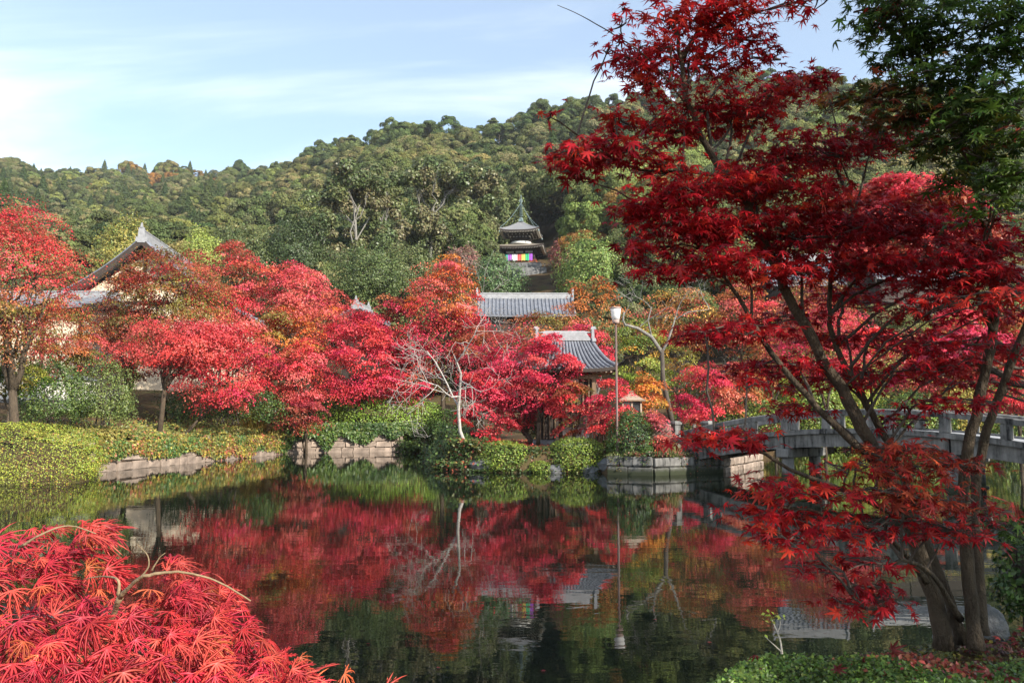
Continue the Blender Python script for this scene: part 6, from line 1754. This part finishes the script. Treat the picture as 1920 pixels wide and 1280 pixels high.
# ------------------------------------------------------------------ the weeping laceleaf maple at the near left
def laceleaf():
    rng = np.random.default_rng(901)
    C = np.array([-2.0, 2.62, .92]); E = np.array([2.03, 1.18, 1.23])
    root = thing('laceleaf_maple', 'bright red weeping laceleaf maple with finely cut drooping leaves at the near bank', 'maple tree', (C[0], C[1], gz(-2, 2.62)))
    tm = [leaf_lace(rng) for _ in range(5)]; tl = [leaf_lace(rng, False) for _ in range(5)]
    mes = []
    for t_ in tm:
        me = new_mesh('leaf', t_[0], farr=t_[1][0]); me.materials.append(MT['leaf_one']); mes.append(me)
    n = 4700
    u = rdir(rng, n * 3); u = u[(u[:, 2] > -.12) & (u[:, 1] < .30)][:n]; n = len(u)
    k = vnoise(u * 3.4, 1.0, 12)
    shell = .80 + .24 * k + rng.uniform(-.12, .02, n)
    pos = C + u * E * shell[:, None]
    q = pix(pos)
    gap = (np.abs(q[:, 0] - 262) < 46) & (q[:, 1] < 1085) | ((q[:, 0] > 235) & (q[:, 1] < 1046))          # the notch where the pond shows between two mounds
    keep = ~gap & (rng.uniform(size=n) < .45 + .9 * k)
    pos, u, k = pos[keep], u[keep], k[keep]; n = len(pos)
    down = np.array([0, 0, -1.0])
    out_ = unit(u * np.array([1, 1, .15]))
    tip = unit(down * .75 + out_ * .85 + rng.normal(0, .42, (n, 3)))
    nr = unit(u / E + np.array([.1, -.5, .25]) + rng.normal(0, .45, (n, 3)))
    sz = .092 * rng.uniform(.6, 1.25, n)
    cols = np.array([(.52, .042, .048), (.55, .075, .055), (.48, .030, .055), (.54, .12, .045)])
    co = jitter_col(rng, cols[rng.choice(4, n, p=[.42, .27, .26, .05])], n, .22, .06)
    order = np.argsort(-(sz / np.linalg.norm(pos - np.array([0, 0, 2.4]), axis=1) * ((pix(pos)[:, 1] < 1265) & (pix(pos)[:, 0] > 10)) * (u[:, 1] < .15)))
    one = order[:300]; R = frame(nr[one], tip[one]); base = root['base']
    for j, i in enumerate(one):
        o = bpy.data.objects.new('leaf', mes[i % 5]); COL.objects.link(o); o.parent = root
        o.matrix_local = Matrix([[*R[j][r] * sz[i], float(pos[i][r]) - base[r]] for r in range(3)] + [[0, 0, 0, 1]]); o.color = (*co[i], 1)
    rest = np.setdiff1d(np.arange(n), one); parts = []
    for a in range(5):
        s = rest[rest % 5 == a]
        parts.append(leaf_arrays(pos[s], nr[s], tip[s], sz[s], co[s], tl[a]))
    tag(link('foliage', leaf_mesh('foliage', parts), MT['leaf'], root), kind='stuff')
    mb = MB(); g0 = gz(-2, 2.62)
    trunk = [Vector((-2.0, 2.7, g0 - .1)), Vector((-1.9, 2.65, g0 + .4)), Vector((-1.75, 2.6, g0 + .8))]
    mb.tube(trunk, [.09, .08, .06], 8); mb.build('trunk', MT['bark_pale'], root, True)
    for pl, r0, r1 in (([(225, 1118, 2.25), (262, 1084, 2.2), (300, 1074, 2.2), (345, 1072, 2.25), (410, 1090, 2.3), (470, 1126, 2.3)], .012, .004),
                       ([(262, 1084, 2.2), (278, 1062, 2.2), (276, 1040, 2.2), (255, 1018, 2.2)], .006, .002), ([(285, 1068, 2.2), (298, 1046, 2.2), (310, 1036, 2.2)], .005, .002),
                       ([(222, 1115, 2.25), (222, 1088, 2.25), (195, 1080, 2.3), (160, 1085, 2.35)], .010, .003), ([(40, 1024, 2.4), (80, 1000, 2.4), (130, 985, 2.45), (180, 1000, 2.45)], .008, .003),
                       ([(225, 1118, 2.25), (200, 1180, 2.35), (150, 1260, 2.5)], .014, .016)):
        mb = MB(); stem(mb, pl, r0 * .5, r1 * .5, k=6, wob=.0025, seed=int(pl[0][0])); mb.build('branch', MT['bark_young'], root, True)
    print('laceleaf', n)
laceleaf()

# ------------------------------------------------------------------ near bank: azalea cover, moss, rock, seedling, fallen leaves
def az_top(x, y):
    e = ss(.20, .75, x - (y - 3.2) * .56) * ss(2.0, 2.6, y) * (1 - ss(4.15, 4.75, y + .10 * (x - 2)))
    k = vnoise(np.column_stack([x, y, 0 * x]), 2.3, 6)
    return e, .90 + e * (.20 + .17 * k)
def azalea_pts(rng, n):
    x = rng.uniform(.2, 5.2, n * 2); y = rng.uniform(2.2, 4.8, n * 2); e, z = az_top(x, y); s = (e > .12) & (x < .70 * y + .5); x, y, z = x[s][:n], y[s][:n], z[s][:n]
    return np.column_stack([x, y, z - np.abs(rng.normal(0, .045, len(x)))]), np.tile(np.array([-.1, -.35, .85]), (len(x), 1))
carpet('azalea_cover', azalea_pts, 52000, 910, [((.10, .17, .03), 5), ((.15, .22, .04), 3), ((.06, .10, .022), 3), ((.26, .10, .045), .25)], .023)
def red_patch(rng, n):
    c = np.array([2.05, 4.02]); xy = c + rng.normal(0, 1, (n, 2)) * np.array([.16, .12]); e, z = az_top(xy[:, 0], xy[:, 1])
    return np.column_stack([xy, z + .03 - .12 * np.linalg.norm(xy - c, axis=1)]), np.tile(np.array([0, -.5, .7]), (n, 1))
carpet('reddened_azalea', red_patch, 260, 911, [((.26, .04, .03), 3), ((.30, .09, .04), 2)], .026)
def moss(rng, n):
    x = rng.uniform(.8, 6, n); y = rng.uniform(3.9, 7.2, n); s = (pond_sd(x, y) > .04) & (x < .7 * y + .5); x, y = x[s], y[s]
    return np.column_stack([x, y, ground(x, y) + .015]), np.tile(np.array([0, -.1, 1.0]), (len(x), 1))
carpet('moss', moss, 24000, 912, [((.13, .13, .03), 3), ((.20, .18, .04), 2), ((.10, .035, .025), 2), ((.08, .09, .025), 2)], .03)
def red_litter(rng, n):
    x = rng.uniform(2.8, 6, n); y = rng.uniform(4.9, 7.0, n); s = (pond_sd(x, y) > .1) & (x < .7 * y + .5); x, y = x[s], y[s]
    return np.column_stack([x, y, ground(x, y) + .03]), np.tile(np.array([0, -.1, 1.0]), (len(x), 1))
carpet('fallen_leaves', red_litter, 900, 913, [((.22, .03, .025), 3), ((.16, .05, .03), 2)], .05, tm=TP)
def rock(label, p, s, seed, mat='rock', name='boulder'):
    rng = np.random.default_rng(seed); rings = []
    for a in range(9):
        ph = -.7 + (PI / 2 + .7) * a / 8
        ring = []
        for k in range(16):
            w_ = 2 * PI * k / 16; u = np.array([[math.cos(ph) * math.cos(w_), math.cos(ph) * math.sin(w_), math.sin(ph)]])
            r_ = 1 + .32 * (vnoise(u * 1.8 + seed, 1, seed)[0] - .5) + .16 * (vnoise(u * 5 + seed, 1, 2)[0] - .5)
            ring.append(Vector((p[0] + u[0, 0] * s[0] * r_, p[1] + u[0, 1] * s[1] * r_, p[2] + u[0, 2] * s[2] * r_)))
        rings.append(ring)
    mb = MB(); mb.loft(rings); tag(mb.build(name, MT[mat], None, True), label, 'rock')
pr = P(1856, 1170, 5.5); rock('rounded grey boulder on the mossy bank beside the slim trunk', (pr.x, 5.5, pr.z - .02), (.115, .11, .15), 31)
pr = P(1785, 1190, 5.5); rock('small pale stone half hidden behind the maple stems', (pr.x, 5.55, pr.z - .03), (.10, .09, .10), 33, 'stone')
shrub('dark leafy bush in shade at the edge of the near bank', 1925, 965, 1165, 62, 5.9, DKB, 915, name='dark_shrub', rag=.2, low=-.8, lsz=11, dens=.35)
sd_ = thing('seedling', 'slender seedling with yellow green leaves standing before the dark water', 'seedling', tuple(P(1464, 1222, 4.1)))
mb = MB(); stem(mb, [(1466, 1225, 4.1), (1462, 1195, 4.1), (1452, 1172, 4.1), (1446, 1158, 4.1)], .005, .002, 6, 3, .001); stem(mb, [(1458, 1185, 4.1), (1463, 1170, 4.1), (1462, 1160, 4.1)], .003, .0015, 5, 3, .001); stem(mb, [(1466, 1222, 4.08), (1448, 1205, 4.05), (1434, 1192, 4.05)], .003, .0015, 5, 3, .001)
mb.build('stem', MT['bark_pale'], sd_)
rng = np.random.default_rng(5); pp = []
for (a, b_) in ((1446, 1156), (1438, 1150), (1442, 1146), (1455, 1152), (1462, 1158), (1434, 1158), (1470, 1160), (1434, 1190), (1450, 1160)): pp.append(tuple(P(a, b_, 4.1)))
pp = np.repeat(np.array(pp), 3, 0) + rng.normal(0, .006, (27, 3))
link('leaves', leaf_mesh('leaves', [leaf_arrays(pp, unit(rng.normal(0, .5, pp.shape) + np.array([0, -.4, .8])), rdir(rng, 27), np.full(27, .022), jitter_col(rng, [(.20, .24, .04)], 27), TD)]), MT['shrub'], sd_)
fr = np.random.default_rng(66)
for i in range(14):
    x = fr.uniform(1.2, 3.4); y = fr.uniform(3.1, 4.2); e, z = az_top(np.array([x]), np.array([y]))
    if e[0] < .5: continue
    o = bpy.data.objects.new('fallen_leaf', PALME); COL.objects.link(o); tag(o, 'dried dark red maple leaf lying on the green azalea cover', 'fallen leaf', 'fallen maple leaves on the azaleas')
    o.location = (x, y, z[0] + .03); o.rotation_euler = (fr.normal(.3, .4), fr.normal(0, .4), fr.uniform(0, 6.3)); s = fr.uniform(.05, .075); o.scale = (s, s, s * 2.2); o.color = (.20, .03, .025, 1)
for i, (px, py) in enumerate(((690, 1193), (1305, 1010), (880, 905), (560, 1060), (1020, 1240), (1180, 960), (850, 1120), (930, 1075), (1090, 1020), (760, 990), (1230, 1150), (610, 930), (1060, 940), (1330, 1190), (820, 1235), (960, 960), (1145, 915), (690, 900))):
    d = CAM_Z * F / (py - 780.0); p = P(px, py, d)
    o = bpy.data.objects.new('fallen_leaf', PALME); COL.objects.link(o); tag(o, 'red maple leaf floating flat on the still pond', 'fallen leaf', 'maple leaves floating on the pond')
    o.location = (p.x, p.y, .012); o.rotation_euler = (0, 0, fr.uniform(0, 6.3)); s = fr.uniform(.03, .05); o.scale = (s, s, s * .4); o.color = (.35, .03, .03, 1)

# ------------------------------------------------------------------ autumn haze
mh_, th_ = nm('thin_haze')
pv = N(th_, 'ShaderNodeVolumePrincipled'); pv.inputs['Color'].default_value = (.93, .95, 1, 1); pv.inputs['Density'].default_value = .00016; pv.inputs['Anisotropy'].default_value = .2
oh = N(th_, 'ShaderNodeOutputMaterial'); th_.links.new(pv.outputs[0], oh.inputs['Volume'])
zlo = float(Z.min()) - 1.0; zhi = float(Z.max()) + 26
mb = MB(); mb.box((0, 600, (zlo + zhi) / 2), (3040, 1840, zhi - zlo)); tag(mb.build('haze', mh_), kind='stuff')
print('haze box', zlo, zhi)

print('triangles', sum(len(p.vertices) - 2 for m in bpy.data.meshes for p in m.polygons) if False else sum(len(m.loops) - 2 * len(m.polygons) for m in bpy.data.meshes))
